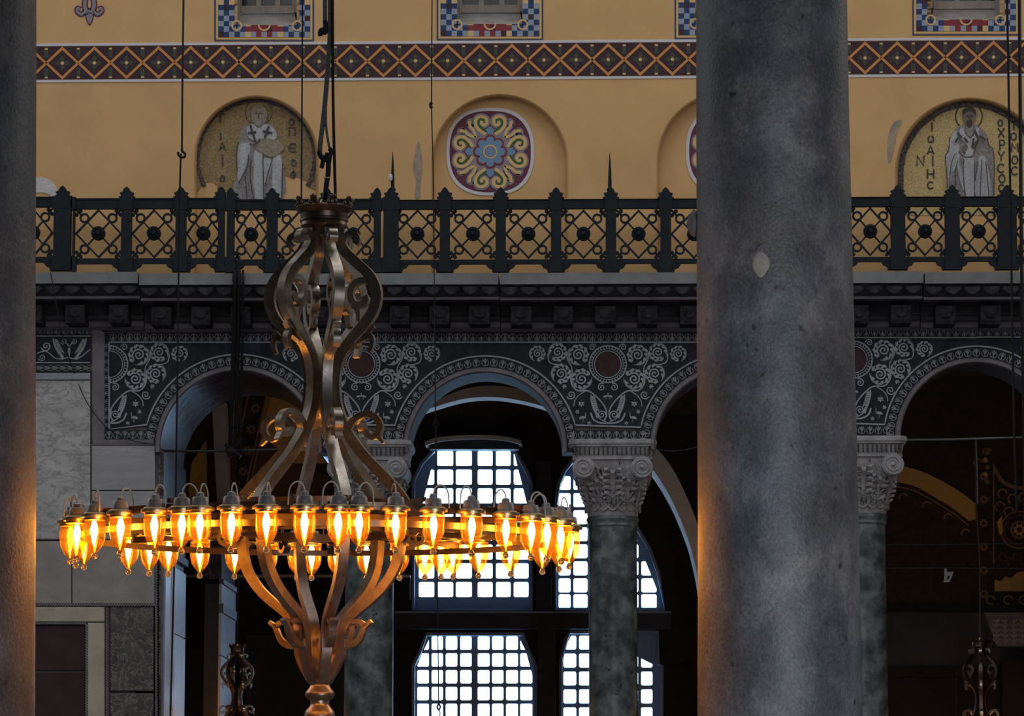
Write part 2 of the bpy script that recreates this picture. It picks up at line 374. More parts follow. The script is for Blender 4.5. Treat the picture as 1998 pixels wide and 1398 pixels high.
# ------------------------------------------------------------------ the shell of the nave and both galleries
TY = 0.3           # plane of the painted tympanum wall
BY = 12.0          # back wall of the north gallery
def sbox(name, a, b, m): return struct(obj(name, MB().box(a, b), m))
sbox('floor', (-17, -26, -9.3), (17, .9, -9), M['floor'])
sbox('floor_north_gallery', (-17, 0.9, -.3), (17, BY+.5, 0), M['floor'])
sbox('floor_south_gallery', (-17, -50, -.3), (17, -25.3, 0), M['floor'])
sbox('wall_west', (-17.4, -50, -9.3), (-17, BY+.5, 28), M['shell'])
sbox('wall_east', (17, -50, -9.3), (17.4, BY+.5, 28), M['shell'])
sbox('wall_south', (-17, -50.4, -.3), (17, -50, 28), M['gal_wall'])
sbox('wall_south_tympanum', (-17, -26.4, 7.6), (17, -25.6, 28), M['shell'])
sbox('ceiling', (-17.4, -50.4, 28), (17.4, BY+.5, 28.4), M['shell'])
sbox('ceiling_south_gallery', (-17, -50, 7.6), (17, -26.4, 7.9), M['gal_wall'])
sbox('wall_north_gallery_face', (-17, 0.0, -9.3), (17, .9, -.3), M['core'])
sbox('wall_south_lower', (-17, -26.4, -9.6), (17, -25.6, -.3), M['shell'])
bl_, br_ = at(-560, 900, BY).x, at(2560, 900, BY).x
sbox('wall_north_gallery_left_end', (-17.2, BY-.02, -.3), (bl_, BY+.5, 12), M['gal_wall']); sbox('wall_north_gallery_right_end', (br_, BY-.02, -.3), (17.2, BY+.5, 12), M['gal_wall'])
p = at(999, -180, TY)
sbox('wall_north_upper', (-17, TY, p.z), (17, TY+.9, 28), M['ochre'])

xL_, xR_ = at(-300, 900, 0).x, at(2310, 900, 0).x
sbox('wall_north_left_end', (-17, .02, -9.3), (xL_, 1.25, 28), M['shell']); sbox('wall_north_right_end', (xR_, .02, -9.3), (17, 1.25, 28), M['shell'])
# ---- tympanum wall with window openings and shallow arched niches
WINS = [(515.5, 97.5, 81, 463, 579, 49), (956, 104, 79, 893, 1019, 47), (1420, 104, 77, 1357, 1483, 45), (1885, 105, 69.5, 1817, 1951, 38)]
niches = {'mosaic_left': (500, 309, 123), 'roundel': (975, 318, 135), 'roundel_far': (1418, 316, 138), 'mosaic_right': (1893, 338, 148)}
def niche_path(c, grow=0.0, n=28):
    cx, cy, r = c; r += grow
    return [(cx+r, 560)]+arc(cx, cy, r, 0, 180, n)+[(cx-r, 560)]
holes = [niche_path(c) for c in niches.values()]
for (cx, hw, yb, xl, xr, ys) in WINS: holes.append(rect(xl, -150, xr, ys))
wallp = MB()
wallp.plate([rect(-350, -180, 2350, 566)]+holes, TY, .35)
wall = struct(obj('wall_north', wallp, M['ochre']))
nb = MB()
for c in niches.values():
    rings = []
    for k in range(7):
        a = k/6*math.pi/2; g = -7*math.sin(a); d = .19*(1-math.cos(a)) if k < 6 else .19
        rings.append([at(x, y, TY+d) for x, y in niche_path(c, g)])
    nb.loft(rings, closed=False)
obj('niche_edge', nb, M['ochre'], wall, smooth=60)
for k, c in niches.items():
    pl = MB().plate([niche_path(c, 6)], TY+.19, .05); obj('niche_back', pl, M['ochre'], wall)
# small losses and scuffs of the plaster
sp = lambda pts: cr(pts, 4, True)
obj('plaster_loss', MB().plate(sp([(60,350),(78,346),(98,352),(108,362),(112,372),(104,386),(96,380),(84,376),(60,374)]), TY-.012, .012), M['loss'], wall)
obj('plaster_scuff', MB().plate(sp([(810,300),(816,276),(822,300),(824,330),(820,360),(819,385),(810,385),(812,350),(806,328)]), TY-.008, .008), M['scuff'], wall)
obj('plaster_scuff', MB().plate(sp([(1738,250),(1748,236),(1760,236),(1750,260),(1742,300),(1734,318),(1732,280)]), TY-.008, .008), M['scuff'], wall)
# painted frieze of diamonds between two white lines
def fy(x): return -0.0064*(x-70)
fr = MB(); XA, XB = -290, 2300
def strip(mb, y0, y1, Y, t, mi): mb.plate([(XA, y0+fy(XA)), (XB, y0+fy(XB)), (XB, y1+fy(XB)), (XA, y1+fy(XA))], Y, t, mi)
strip(fr, 91, 155, TY-.010, .010, 0); strip(fr, 85, 90, TY-.012, .012, 1); strip(fr, 156, 161, TY-.012, .012, 1)
strip(fr, 91, 95, TY-.0115, .003, 2); strip(fr, 151, 155, TY-.0115, .003, 2)
for k in range(-6, 34):
    x = 121.5+62.66*k; y = 123.5+fy(x)
    fr.plate([(x-24, y), (x, y-23), (x+24, y), (x, y+23)], TY-.0125, .004, 2)
    for a in range(4):
        c_, s_ = math.cos(a*math.pi/2), math.sin(a*math.pi/2)
        fr.plate([(x+c_*u-s_*v, y+s_*u+c_*v) for u, v in ((2,-2),(9,-5),(15,0),(9,5),(2,2))], TY-.0145, .003, 3)
    fr.plate(arc(x, y, 3.4, 0, 330, 10), TY-.0165, .004, 5)
    fr.ribbon([(x-31, y), (x, y-29), (x+31, y), (x, y+29)], 7.2, TY-.018, .006, 4, closed=True)
    for sgn in (-1, 1):
        xm = x+31.33
        fr.plate([(xm-26, y+sgn*28), (xm-3, y+sgn*9), (xm-7, y+sgn*28)], TY-.013, .003, 2)
        fr.plate([(xm+26, y+sgn*28), (xm+3, y+sgn*9), (xm+7, y+sgn*28)], TY-.013, .003, 2)
        fr.plate(rect(xm-4, min(y+sgn*10, y+sgn*27), xm+4, max(y+sgn*10, y+sgn*27)), TY-.0135, .003, 3)
        fr.plate(rect(xm-3, y+sgn*28-1.6, xm+3, y+sgn*28+1.6), TY-.014, .003, 5)
tag(obj('painted_frieze', fr, [M['fr_dark'], M['white_paint'], M['fr_maroon'], M['fr_green'], M['orange'], M['tan']], origin=at(999, 123, TY)),
    'painted band of orange diamonds on dark maroon, running along the ochre wall under the windows', 'frieze')
# fleur ornament painted high on the left
fl = MB()
for mi, gr in ((1, 3.2), (0, 0)):
    Yf = TY-.008-.004*(1-mi)
    fl.plate(cr([(174, 18-gr), (181+gr*.6, 30), (175, 47+gr), (168-gr*.6, 30)], 4, True), Yf, .01, mi)
    for s in (-1, 1):
        q = [(174.5+s*a, b) for a, b in ((3, 28), (9, 12), (8, -6), (12, -20))]; fl.ribbon(cr(q), 7+gr*1.6, Yf, .01, mi)
        q = [(174.5+s*a, b) for a, b in ((8, 22), (16, 28), (24, 22), (23, 16), (18, 18))]; fl.ribbon(cr(q), 5+gr*1.6, Yf, .01, mi)
tag(obj('painted_fleur', fl, [M['grey_paint'], M['maroon']], origin=at(174, 20, TY)), 'grey and maroon fleur-de-lis painted high on the ochre wall by the left column', 'ornament')

# ---- top windows: painted checker surround, sill, wooden frame, dark panes
wdesc = ['window with checker painted surround, directly above the left saint mosaic', 'window with checker painted surround, above the whole painted roundel',
         'window with checker painted surround, mostly hidden by the big column', 'window with checker painted surround, above the right saint mosaic']
for i, (cx, hw, yb, xl, xr, ys) in enumerate(WINS):
    wroot = sgroup('window_%d' % (i+1), at(cx, ys, TY)); wroot['label'] = wdesc[i]
    D = .62
    s_ = MB(); a0, a1 = at(xl, ys, TY), at(xr, ys, TY); b0, b1 = at(xl+4, 26-(81-yb)*.8, TY+D), at(xr-4, 26-(81-yb)*.8, TY+D)
    dn = Vector((0, 0, -.06))
    s_.add([a0, a1, b1, b0, a0+dn, a1+dn, b1+dn, b0+dn], [(0,1,2,3), (4,5,1,0), (7,6,5,4), (3,2,6,7), (4,0,3,7), (1,5,6,2)])
    obj('sill', s_, M['sill'], wroot)
    zt = at(cx, -150, TY).z
    for sx, a, b in ((-1, a0, b0), (1, a1, b1)):
        rv = MB(); z0 = a.z-.05
        rv.add([(a.x, TY, z0), (a.x, TY+D+.2, z0), (a.x, TY+D+.2, zt), (a.x, TY, zt), (a.x+sx*.2, TY, z0), (a.x+sx*.2, TY+D+.2, z0), (a.x+sx*.2, TY+D+.2, zt), (a.x+sx*.2, TY, zt)],
               [(0,1,2,3), (4,7,6,5), (0,4,5,1), (3,2,6,7), (1,5,6,2), (0,3,7,4)])
        obj('reveal', rv, M['sill'], wroot)
    z0 = b0.z; z1 = zt
    fm = MB(); fw = .07; xs = [b0.x, b0.x+(b1.x-b0.x)*.36, b0.x+(b1.x-b0.x)*.70, b1.x]
    for x in xs: fm.box((x-fw/2, TY+D-.05, z0), (x+fw/2, TY+D+.03, z1))
    fm.box((b0.x, TY+D-.06, z0-.02), (b1.x, TY+D+.04, z0+.09)); fm.box((b0.x, TY+D-.05, z0+.75), (b1.x, TY+D+.03, z0+.81))
    obj('window_frame', fm, M['wood'], wroot)
    for k in range(3): obj('pane', MB().box((xs[k]+fw/2, TY+D, z0+.09), (xs[k+1]-fw/2, TY+D+.01, z0+.75)), M['darkglass'], wroot)
    obj('dark_backing', MB().box((b0.x-.1, TY+D+.06, z0-.3), (b1.x+.1, TY+D+.1, z1)), M['void'], wroot)  # near-black sheet added for the unlit darkness behind the panes
    # checker surround (flat paint)
    cb = MB(); cols = [M['ochre'], M['navy'], M['tan'], M['maroon'], M['pale'], M['red'], M['fr_maroon']]
    top = -150
    cb.ribbon([(cx-hw+1.5, top), (cx-hw+1.5, yb-1.5), (cx+hw-1.5, yb-1.5), (cx+hw-1.5, top)], 3, TY-.008, .008, 1)
    cb.ribbon([(cx-hw+5.5, top), (cx-hw+5.5, yb-5.5), (cx+hw-5.5, yb-5.5), (cx+hw-5.5, top)], 4.5, TY-.008, .008, 2)
    g = 10.6; x0 = cx-hw+8; nx = int(round((2*(hw-8))/g)); g = 2*(hw-8)/nx; y0 = yb-8.5
    for a in range(nx):
        for b in range(0, 18):
            xa, xb_, ya, yb_ = x0+a*g, x0+(a+1)*g, y0-(b+1)*g, y0-b*g
            if xb_ > xl+1 and xa < xr-1 and ya < ys:
                if yb_ <= ys+1: continue
                ya = ys
            edge = min(a, nx-1-a); mid = abs(a-(nx-1)/2)
            if b >= 7: ch = (3 if (a+b) % 2 else 5)
            elif edge >= 5 and b < 4: ch = 5 if (a+b) % 2 else 3
            else: ch = 1
            if (a+b) % 2 == 0 and b != 6: ch = 4 if (edge < 5 or b < 1) else 5
            if (a*7+b*3) % 11 == 0: ch = 6
            if edge == 5 and b in (0, 2): ch = 2
            if b == 6 and edge in (0, 2): ch = 2
            cb.plate(rect(xa, ya, xb_, yb_), TY-.007, .007, ch)
    for px_ in (xl-1, xr+1):
        cb.ribbon(arc(px_, ys+1, 9, 0, 345, 20), 3.2, TY-.011, .006, 2, closed=True)
        cb.plate(rect(px_-1.4, ys-5, px_+1.4, ys+7), TY-.010, .005, 1); cb.plate(rect(px_-6, ys-.4, px_+6, ys+2.4), TY-.010, .005, 1)
    cb.ribbon(arc(cx, ys-1, 11, 180, 360, 16), 3.2, TY-.011, .006, 2)
    obj('painted_surround', cb, cols, wroot)

# ---- cornice under the railing: slabs, leaf moulding, fillet, coffers and brackets, fascia
def zc(y, Y): return at(999, y, Y).z
PROF = [(-.80, 533), (-.80, 555), (-.73, 557.5), (-.70, 560), (-.60, 572), (-.55, 580), (-.56, 581), (-.56, 587), (-.30, 589), (-.16, 600), (-.16, 617), (-.20, 619), (-.20, 627), (-.12, 629), (-.12, 640), (-.03, 649), (0.3, 650)]
SECT = [(-320, 275, -6), (275, 975, -1.5), (975, 1800, 0), (1800, 2330, 2)]
cor = sgroup('cornice', at(999, 600, 0)); cor['label'] = 'dark marble cornice with brackets running under the iron railing'
def bar(x0, x1, prof, dz=0):
    """profile (Y, Z) extruded along X"""
    mb = MB(); n = len(prof)
    vs = [(x0, y, z+dz) for y, z in prof]+[(x1, y, z+dz) for y, z in prof]
    mb.add(vs, [(i, (i+1) % n, n+(i+1) % n, n+i) for i in range(n)]+[tuple(range(n))[::-1], tuple(range(n, 2*n))]); return mb
leafm = MB(); L0 = .125
leafm.add([(-.115,0,.0),(-.10,-.01,-.05),(-.06,-.02,-.085),(0,-.03,-.11),(.06,-.02,-.085),(.10,-.01,-.05),(.115,0,0),(-.08,-.045,.0),(0,-.06,0),(.08,-.045,0)],
          [(0,1,7),(1,2,7),(2,3,8,7),(3,4,9,8),(4,5,9),(5,6,9),(0,7,8,9,6)])
leafme = leafm.mesh('leaf', M['leafm'])
brm = MB(); brm.box((-.13, -.42, -.14), (.13, .02, .05)); brm.add([(-.13,-.42,-.14),(.13,-.42,-.14),(.13,-.40,-.19),(-.13,-.40,-.19),(-.13,.02,-.14),(.13,.02,-.14),(.13,.0,-.19),(-.13,.0,-.19)], [(0,1,2,3),(3,2,6,7),(0,3,7,4),(1,5,6,2),(4,7,6,5)])
brm.add([(-.09,-.44,.0),(0,-.455,.02),(.09,-.44,.0),(.06,-.44,-.09),(0,-.455,-.11),(-.06,-.44,-.09)], [(0,1,4,5),(1,2,3,4)])
brme = brm.mesh('bracket', M['bracket'])
for k, (xa, xb, dy) in enumerate(SECT):
    X0, X1 = at(xa, 600, -.5).x+.006, at(xb, 600, -.5).x-.006; dz = -dy/148
    pr = [(Y, zc(y, Y)) for Y, y in PROF]
    slab = [(TY+.05, pr[0][1]), pr[0], pr[1], (TY+.05, pr[1][1])]
    # the slab over each length is laid from separate stones
    cuts = [X0]+[X0+(X1-X0)*j/max(1, round((X1-X0)/2.4)) for j in range(1, max(1, round((X1-X0)/2.4)))]+[X1]
    for j in range(len(cuts)-1):
        obj('slab', bar(cuts[j]+.004, cuts[j+1]-.004, slab, dz+random.uniform(-.008, .008)), M['slab'], cor)
    body = pr[1:]+[(.3, pr[1][1])]
    body = [(Y+.01 if i == 0 else Y, z) for i, (Y, z) in enumerate(body)]
    obj('moulding', bar(X0, X1, body, dz), M['cornice'], cor)
    obj('fascia', bar(X0, X1, [(-.135, zc(628.5, -.135)), (-.135, zc(640, -.135)), (-.045, zc(648.5, -.045)), (0, zc(648.5, -.045)), (0, zc(628.5, -.135))], dz), M['fascia'], cor)
    obj('fillet', bar(X0, X1, [(-.575, zc(581, -.575)), (-.575, zc(586, -.575)), (-.4, zc(586, -.575)), (-.4, zc(581, -.575))], dz), M['fascia'], cor)
    n = int((X1-X0)/.245)
    for j in range(n):
        x = X0+(j+.5)*(X1-X0)/n
        if -8 < x < 8: inst('leaf', leafme, cor, (x, -.69, zc(559, -.69)+dz), (R(20), 0, 0), ((X1-X0)/n/.25, 1, 1))
    n = int((X1-X0)/.52)
    for j in range(n):
        x = X0+(j+.5)*(X1-X0)/n
        if -8 < x < 8:
            inst('bracket', brme, cor, (x, -.10, zc(606, -.5)+dz), (0, 0, 0), (.95+.1*random.random(), 1, 1))

# ---- arcade wall: arches with soffits
ARCH = [(465, 877, 152), (946.5, 877, 149), (1428, 872, 149), (1905, 857, 148)]
out = [(-320, 560), (2330, 560), (2330, 1900), (2053, 1900)]
for (cx, cy, r) in reversed(ARCH):
    if cx == 1905: out += [(cx+r, 1900)]
    out += arc(cx, cy, r, 0, 180, 40)
    if cx == 465: out += [(cx-r, 1900)]
out += [(-320, 1900)]
arcade = struct(obj('wall_arcade', MB().plate(out, 0.0, .9, back=True), M['core']))
arcade['label'] = 'marble faced arcade wall of the gallery under the cornice'
palm = MB()   # little palmette, unit height, used all along the inlaid borders
def q2(pts, w): palm.ribbon(pts, w, 0, .006, 0, fn=lambda x, y: Vector((x, -.006, y)))
q2([(0, -.5), (0, .5)], [.10, .22]); q2([(0, -.1), (.17, .12), (.30, .42)], [.07, .14]); q2([(0, -.1), (-.17, .12), (-.30, .42)], [.07, .14])
q2([(0, -.45), (.25, -.42), (.42, -.2), (.42, .2)], .09); q2([(0, -.45), (-.25, -.42), (-.42, -.2), (-.42, .2)], .09)
palme = palm.mesh('palmette', M['inlay_dim'])
for i, (cx, cy, r) in enumerate(ARCH):
    D = 2.6 if i == 0 else .9
    sf = MB(); a = [at(x, y, -.03) for x, y in arc(cx, cy, r, 0, 180, 48)]
    if i == 0: a = a+[at(cx-r, 1900, -.03)]
    rings = [a, [p+Vector((0, D+.03, 0)) for p in a]]
    c3 = at(cx, cy, 0)
    outer = [c3+(p-c3)*1.02+Vector((0, 0, 0)) for p in a]
    rings = [[p for p in a], [p+Vector((0, D+.03, 0)) for p in a], [p+Vector((0, D+.03, 0)) for p in outer], outer]
    sf.loft(rings+[rings[0]], closed=False)
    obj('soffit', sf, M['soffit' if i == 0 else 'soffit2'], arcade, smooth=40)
    am = MB(); rg = []
    for (dr, Y) in ((0, .02), (0, -.06), (3, -.085), (8, -.085), (11, -.06), (11.5, 0)): rg.append([at(x, y, Y) for x, y in arc(cx, cy, r+dr, -2, 182, 48)])
    am.loft(rg, closed=False); ao = obj('arch_moulding', am, M['archiv'], arcade, smooth=50)
    bd = MB(); n = 48; o1 = arc(cx, cy, r+31, -2, 182, n); i1 = arc(cx, cy, r+11, 182, -2, n); bd.plate(o1+i1, -.03, .03)
    obj('arch_border', bd, M['field'], arcade)
    bo = arcade
    for k in range(31):
        an = 3+174*k/30; px_, py_ = cx+(r+20.5)*math.cos(R(an)), cy-(r+20.5)*math.sin(R(an))
        if px_ > 2040 or px_ < -30: continue
        px_inst('palmette', palme, ao, px_, py_, -.03, 15, an-90)

# ---- inlaid spandrel panels
spir = MB()
def sr(pts, w, mb): mb.ribbon(pts, w, 0, .008, 0, fn=lambda x, y: Vector((x, -.010, y)))
def spiral(turns, r0, r1, a0, n=40): return [((r0+(r1-r0)*i/n)*math.cos(a0+turns*2*math.pi*i/n), (r0+(r1-r0)*i/n)*math.sin(a0+turns*2*math.pi*i/n)) for i in range(n+1)]
sr(spiral(1.85, .62, .06, -2.2, 34), [.16, .13], spir)
for k in range(9):
    a = -2.3+k*.64; pts = [(rr*math.cos(a+t), rr*math.sin(a+t)) for rr, t in ((.66, 0), (.80, .10), (.92, .34), (.90, .60))]
    sr(pts, [.10, .32, .26, .04], spir)
sr(arc(0, 0, .98, 150, 260, 10), [.05, .14], spir)
spirme = spir.mesh('scroll', M['inlay'])
curl = MB(); sr(spiral(1.6, .9, .1, 0, 26), [.24, .2], curl); curlme = curl.mesh('curl', M['inlay'])
acan = MB(); sr(cr([(-.3, 1), (-.28, .5), (-.1, -.1), (.15, -.6), (.3, -1)], 5), [.10, .26], acan)
for k in range(7):
    t = k/6; x0, y0 = -.28+.35*t, .75-1.1*t
    sr(cr([(x0, y0), (x0+.22, y0+.06), (x0+.34, y0-.16)], 3), [.12, .15, .16, .15, .12, .08, .03], acan)
acanme = acan.mesh('acanthus_leaf', M['inlay'])
bird = MB(); sr(cr([(-.55, -.15), (-.2, .05), (.2, .12), (.5, -.05)], 4), [.05, .28, .36, .42, .46, .46, .44, .42, .4, .34, .26, .18, .08], bird)
sr(cr([(.38, .05), (.52, .4), (.48, .72), (.6, .85)], 4), [.16]*4+[.12]*5+[.14]*3+[.16], bird); sr([(0, -.1), (.02, -.75)], .05, bird); sr([(.15, -.1), (.19, -.75)], .05, bird)
birdme = bird.mesh('bird', M['inlay'])
vine = MB()
for a in (90, 150, 30, 210, -30): sr([(0, 0), (.35*math.cos(R(a)), .35*math.sin(R(a))), (.75*math.cos(R(a)), .75*math.sin(R(a)))], [.2, .45, .05], vine)
vine.ribbon([(0, 0), (0, -.9)], .07, 0, .008, 0, fn=lambda x, y: Vector((x, -.010, y))); vineme = vine.mesh('vine_leaf', M['inlay'])
SPAN = [(213, 0, None, 465, 'left half of a spandrel, framed by a plain border, against the pier'),
        (705, 0, 465, 946.5, 'dark spandrel panel with pale scrolls, partly behind the chandelier neck'),
        (1186, 0, 946.5, 1428, 'dark spandrel panel with pale scrolls, over the fully visible capital'),
        (1666, -9, 1428, 1905, 'dark spandrel panel with pale scrolls, right of the big column')]
AR = {a[0]: a for a in ARCH+[(2384, 855, 148)]}
SPAN.append((2145, -10, 1905, 2384, 'dark spandrel panel with pale scrolls, just entering at the right edge'))
YF = -.03
for (cx, dy, aL, aR, lab) in SPAN:
    root = thing('spandrel_panel', at(cx, 711+dy, 0), lab, 'spandrel', )
    top = 668+dy
    def U(zx, zy, s): return (cx+s*(zx-1000)/5.375, 620+zy/5.375+dy)
    bot = 838+dy
    def side(ax, sgn):
        a = AR[ax]; r = a[2]+33; pts = []
        for k in range(31):
            an = 90-sgn*-1*0
            t = 90*k/30
            x = a[0]+(-1 if sgn > 0 else 1)*r*math.sin(R(t)); y = a[1]-r*math.cos(R(t))
            if y <= bot: pts.append((x, max(y, top)))
        return pts
    if aL is not None: lft = [(aL, top)]+side(aL, -1)
    else: lft = [(cx, top), (cx, bot)]
    rgt = [(aR, top)]+side(aR, 1)
    poly = lft+rgt[::-1]
    obj('inlay_ground', MB().plate(poly, YF, .03), M['field'], root)
    fl = MB(); fl.ribbon(lft[(1 if aL is not None else 0):]+rgt[::-1][:-1], 3.0, YF-.012, .012); x0 = aL if aL is not None else cx; fl.ribbon([(x0, top), (aR, top)], 2.6, YF-.012, .012)
    obj('frame_line', fl, M['inlay'], root)
    # borders above and below
    bb = MB(); bb.plate(rect(x0-(9 if aL is None else 0), top-18, aR, top-1.5), YF, .03)
    hb = (rgt[-1][0]+12 if True else 0)
    xl = (lft[-1][0]-12) if aL is not None else cx-8
    bb.plate(rect(xl, bot+2, hb, bot+20), YF, .03)
    if aL is None: bb.plate(rect(cx-9, top-1, cx-1.5, bot+2), YF, .03)
    obj('border_ground', bb, M['field'], root)
    n = int((aR-x0)/15.5)
    for k in range(n): px_inst('palmette', palme, root, x0+(k+.5)*(aR-x0)/n, top-9.5, YF, 14.5, 180)
    n = int((hb-xl)/15.5)
    for k in range(n): px_inst('palmette', palme, root, xl+(k+.5)*(hb-xl)/n, bot+11, YF, 15, 0)
    if aL is None:
        for k in range(11): px_inst('palmette', palme, root, cx-5, top+8+k*15.4, YF, 14, 90, asp=.6)
    # medallion
    half = aL is None; a0, a1 = (-90, 90) if half else (0, 360)
    md = MB().plate(arc(cx, 711+dy, 24, a0, a1, 28)[:(None if half else -1)], YF-.012, .014); obj('roundel_disc', md, M['porphyry'] if not half else M['field'], root)
    rg = MB()
    for rr, ww in ((26, 1.8), (30, 1.2), (36, 2.6)): rg.ribbon(arc(cx, 711+dy, rr, a0, a1, 40)[:(None if half else -1)], ww, YF-.014, .014, closed=not half)
    for k in range(36 if not half else 18):
        an = a0+(k+.5)*10; rg.ribbon([(cx+31*math.cos(R(an)), 711+dy-31*math.sin(R(an))), (cx+34.5*math.cos(R(an)), 711+dy-34.5*math.sin(R(an)))], 1.6, YF-.012, .012)
    obj('roundel_ring', rg, M['inlay'], root)
    for s in ((1,) if half else (-1, 1)):
        # mirrored design: coordinates authored for the left half (zx < 1000)
        st = -s
        def P(zx, zy): return U(zx, zy, st)
        fm_ = (st < 0)
        for zx, zy, r, an in ((262, 380, 15.5, 40), (475, 365, 18, 0), (690, 392, 20, 80), (510, 590, 19, 20), (725, 645, 20, 160)):
            px_inst('scroll', spirme, root, *P(zx, zy), YF, r*1.03, an if not fm_ else -an, fm_)
        for zx, zy, r, an in ((840, 312, 8, 0), (935, 732, 9, 60), (615, 812, 10, 200), (935, 1020, 9, 0)):
            px_inst('curl', curlme, root, *P(zx, zy), YF, r, an if not fm_ else -an, fm_)
        sm = MB()
        for pts, ww in (([(615, 590), (618, 690), (680, 765), (800, 772), (900, 850), (975, 950), (985, 1030), (960, 1080)], 2.8), ([(760, 775), (690, 820), (650, 880), (645, 930)], 1.8),
                        ([(820, 1000), (850, 1070), (920, 1105), (1000, 1108)], 3.4), ([(590, 340), (570, 420), (620, 520), (625, 600)], 2.0), ([(370, 380), (390, 470), (500, 500)], 2.2), ([(980, 1090), (940, 1078), (890, 1040)], 2.0)):
            sm.ribbon([P(*q) for q in cr(pts, 5)], ww, YF-.012, .012)
        obj('stem', sm, M['inlay'], root)
        px_inst('acanthus_leaf', acanme, root, *P(860, 930), YF, 23, 0, fm_, .95)
        px_inst('vine_leaf', vineme, root, *P(722, 905), YF, 9, 180, fm_)
        px_inst('vine_leaf', vineme, root, *P(682, 990), YF, 6.5, 100 if not fm_ else -100, fm_)
        px_inst('vine_leaf', vineme, root, *P(545, 725), YF, 7, 30, fm_)
        px_inst('vine_leaf', vineme, root, *P(805, 1110), YF, 6, 0, fm_)
        px_inst('bird', birdme, root, *P(735, 1055), YF, 12, 0, fm_)
        if not half: px_inst('bird', birdme, root, *P(975, 830), YF, 8, 0, fm_)
    if half: obj('plain_frame', MB().plate([(180, 641), (191, 641), (204, 650), (204, 858), (300, 858), (300, 866), (180, 866)], -.05, .05), M['archiv'], root)

# frieze panel left of the pier's spandrel
root = thing('frieze_panel', at(124, 690, 0), 'dark frieze panel with two pale acanthus leaves beside the left column', 'panel')
obj('ground', MB().plate(rect(-60, 641, 176, 738), -.03, .03), M['field'], root)
fl = MB()
for y in (641, 656, 708, 729): fl.ribbon([(-60, y), (176, y)], 2, -.042, .012)
fl.plate(rect(-60, 730, 175.5, 740), -.06, .06); obj('frame_line', fl, M['inlay'], root)
for k in range(15):
    px_inst('palmette', palme, root, -40+k*15.2, 648.5, YF, 13, 90, asp=.7); px_inst('palmette', palme, root, -40+k*15.2, 718.5, YF, 17, 90, asp=.7)
px_inst('acanthus_leaf', acanme, root, 114, 681, YF, 22, 8, False, 1.1); px_inst('acanthus_leaf', acanme, root, 158, 681, YF, 22, -8, True, 1.1)
for x, y, r in ((90, 676, 11), (82, 698, 8), (124, 666, 7), (145, 666, 7)): px_inst('curl', curlme, root, x, y, YF, r, 200)
sm = MB()
for pts in ([(72, 690), (90, 686), (110, 700), (134, 698)], [(134, 698), (152, 700), (176, 682)], [(134, 700), (136, 680), (128, 668)], [(134, 700), (134, 680), (142, 668)]): sm.ribbon(cr(pts, 5), 2.2, -.042, .012)
obj('stem', sm, M['inlay'], root)

# ---- marble revetment of the left pier, slab by slab
pier = sgroup('wall_pier', at(180, 1000, 0)); pier['label'] = 'pier wall of fitted marble slabs left of the arcade'
def slabp(x0, y0, x1, y1, m, t=.04, name='marble_slab', out=0.0):
    g = 1.0; mb = MB(); f = [at(x, y, -t-out) for x, y in rect(x0+g, y0+g, x1-g, y1-g)]; b = [at(x, y, 0) for x, y in rect(x0+g, y0+g, x1-g, y1-g)]
    i_ = [at(x, y, -t-out-.006) for x, y in rect(x0+g+1.5, y0+g+1.5, x1-g-1.5, y1-g-1.5)]
    mb.loft([b, f, i_], cap=True); return obj(name, mb, m, pier)
slabp(-60, 741, 177, 1054, M['marbleA']); slabp(178, 868, 303, 958, M['marbleB']); slabp(178, 958, 303, 1054, M['marbleB'])
slabp(-60, 1056, 140, 1180, M['marbleC']); slabp(140, 1056, 303, 1180, M['marbleC'])
for (x0, y0, x1, y1) in ((-60, 1184, 205, 1215), (170, 1215, 205, 1420)): slabp(x0, y0, x1, y1, M['cream'], .05, 'marble_border')
slabp(-60, 1219, 167, 1310, M['purple'], .02, 'porphyry_slab'); slabp(-60, 1311, 167, 1430, M['purple'], .02, 'porphyry_slab')
slabp(214, 1184, 301, 1350, M['breccia'], .04, 'breccia_slab'); slabp(214, 1353, 301, 1430, M['breccia'], .04, 'breccia_slab')
rp = MB()   # twisted rope mouldings
def rope(x0, y0, x1, y1, r=.016):
    a, b = at(x0, y0, -.05), at(x1, y1, -.05); n = int((b-a).length/.035)
    for k in range(n):
        c = a+(b-a)*((k+.5)/n); d = (b-a).normalized(); s = Vector((-d.z, 0, d.x))
        rp.tube([c-d*.018-s*r*.6, c+d*.018+s*r*.6], r, 5)
rope(-60, 1181.5, 303, 1181.5); rope(209, 1186, 209, 1420); rope(168.5, 1219, 168.5, 1420); rope(-60, 1217, 168, 1217); rope(-60, 741, 177, 741, .012); rope(178, 868, 303, 868, .012); rope(178, 1055, 303, 1055, .01); rope(305, 1090, 305, 1420)
rpo = obj('rope_moulding', rp, M['archiv'], pier); rpo['kind'] = 'stuff'
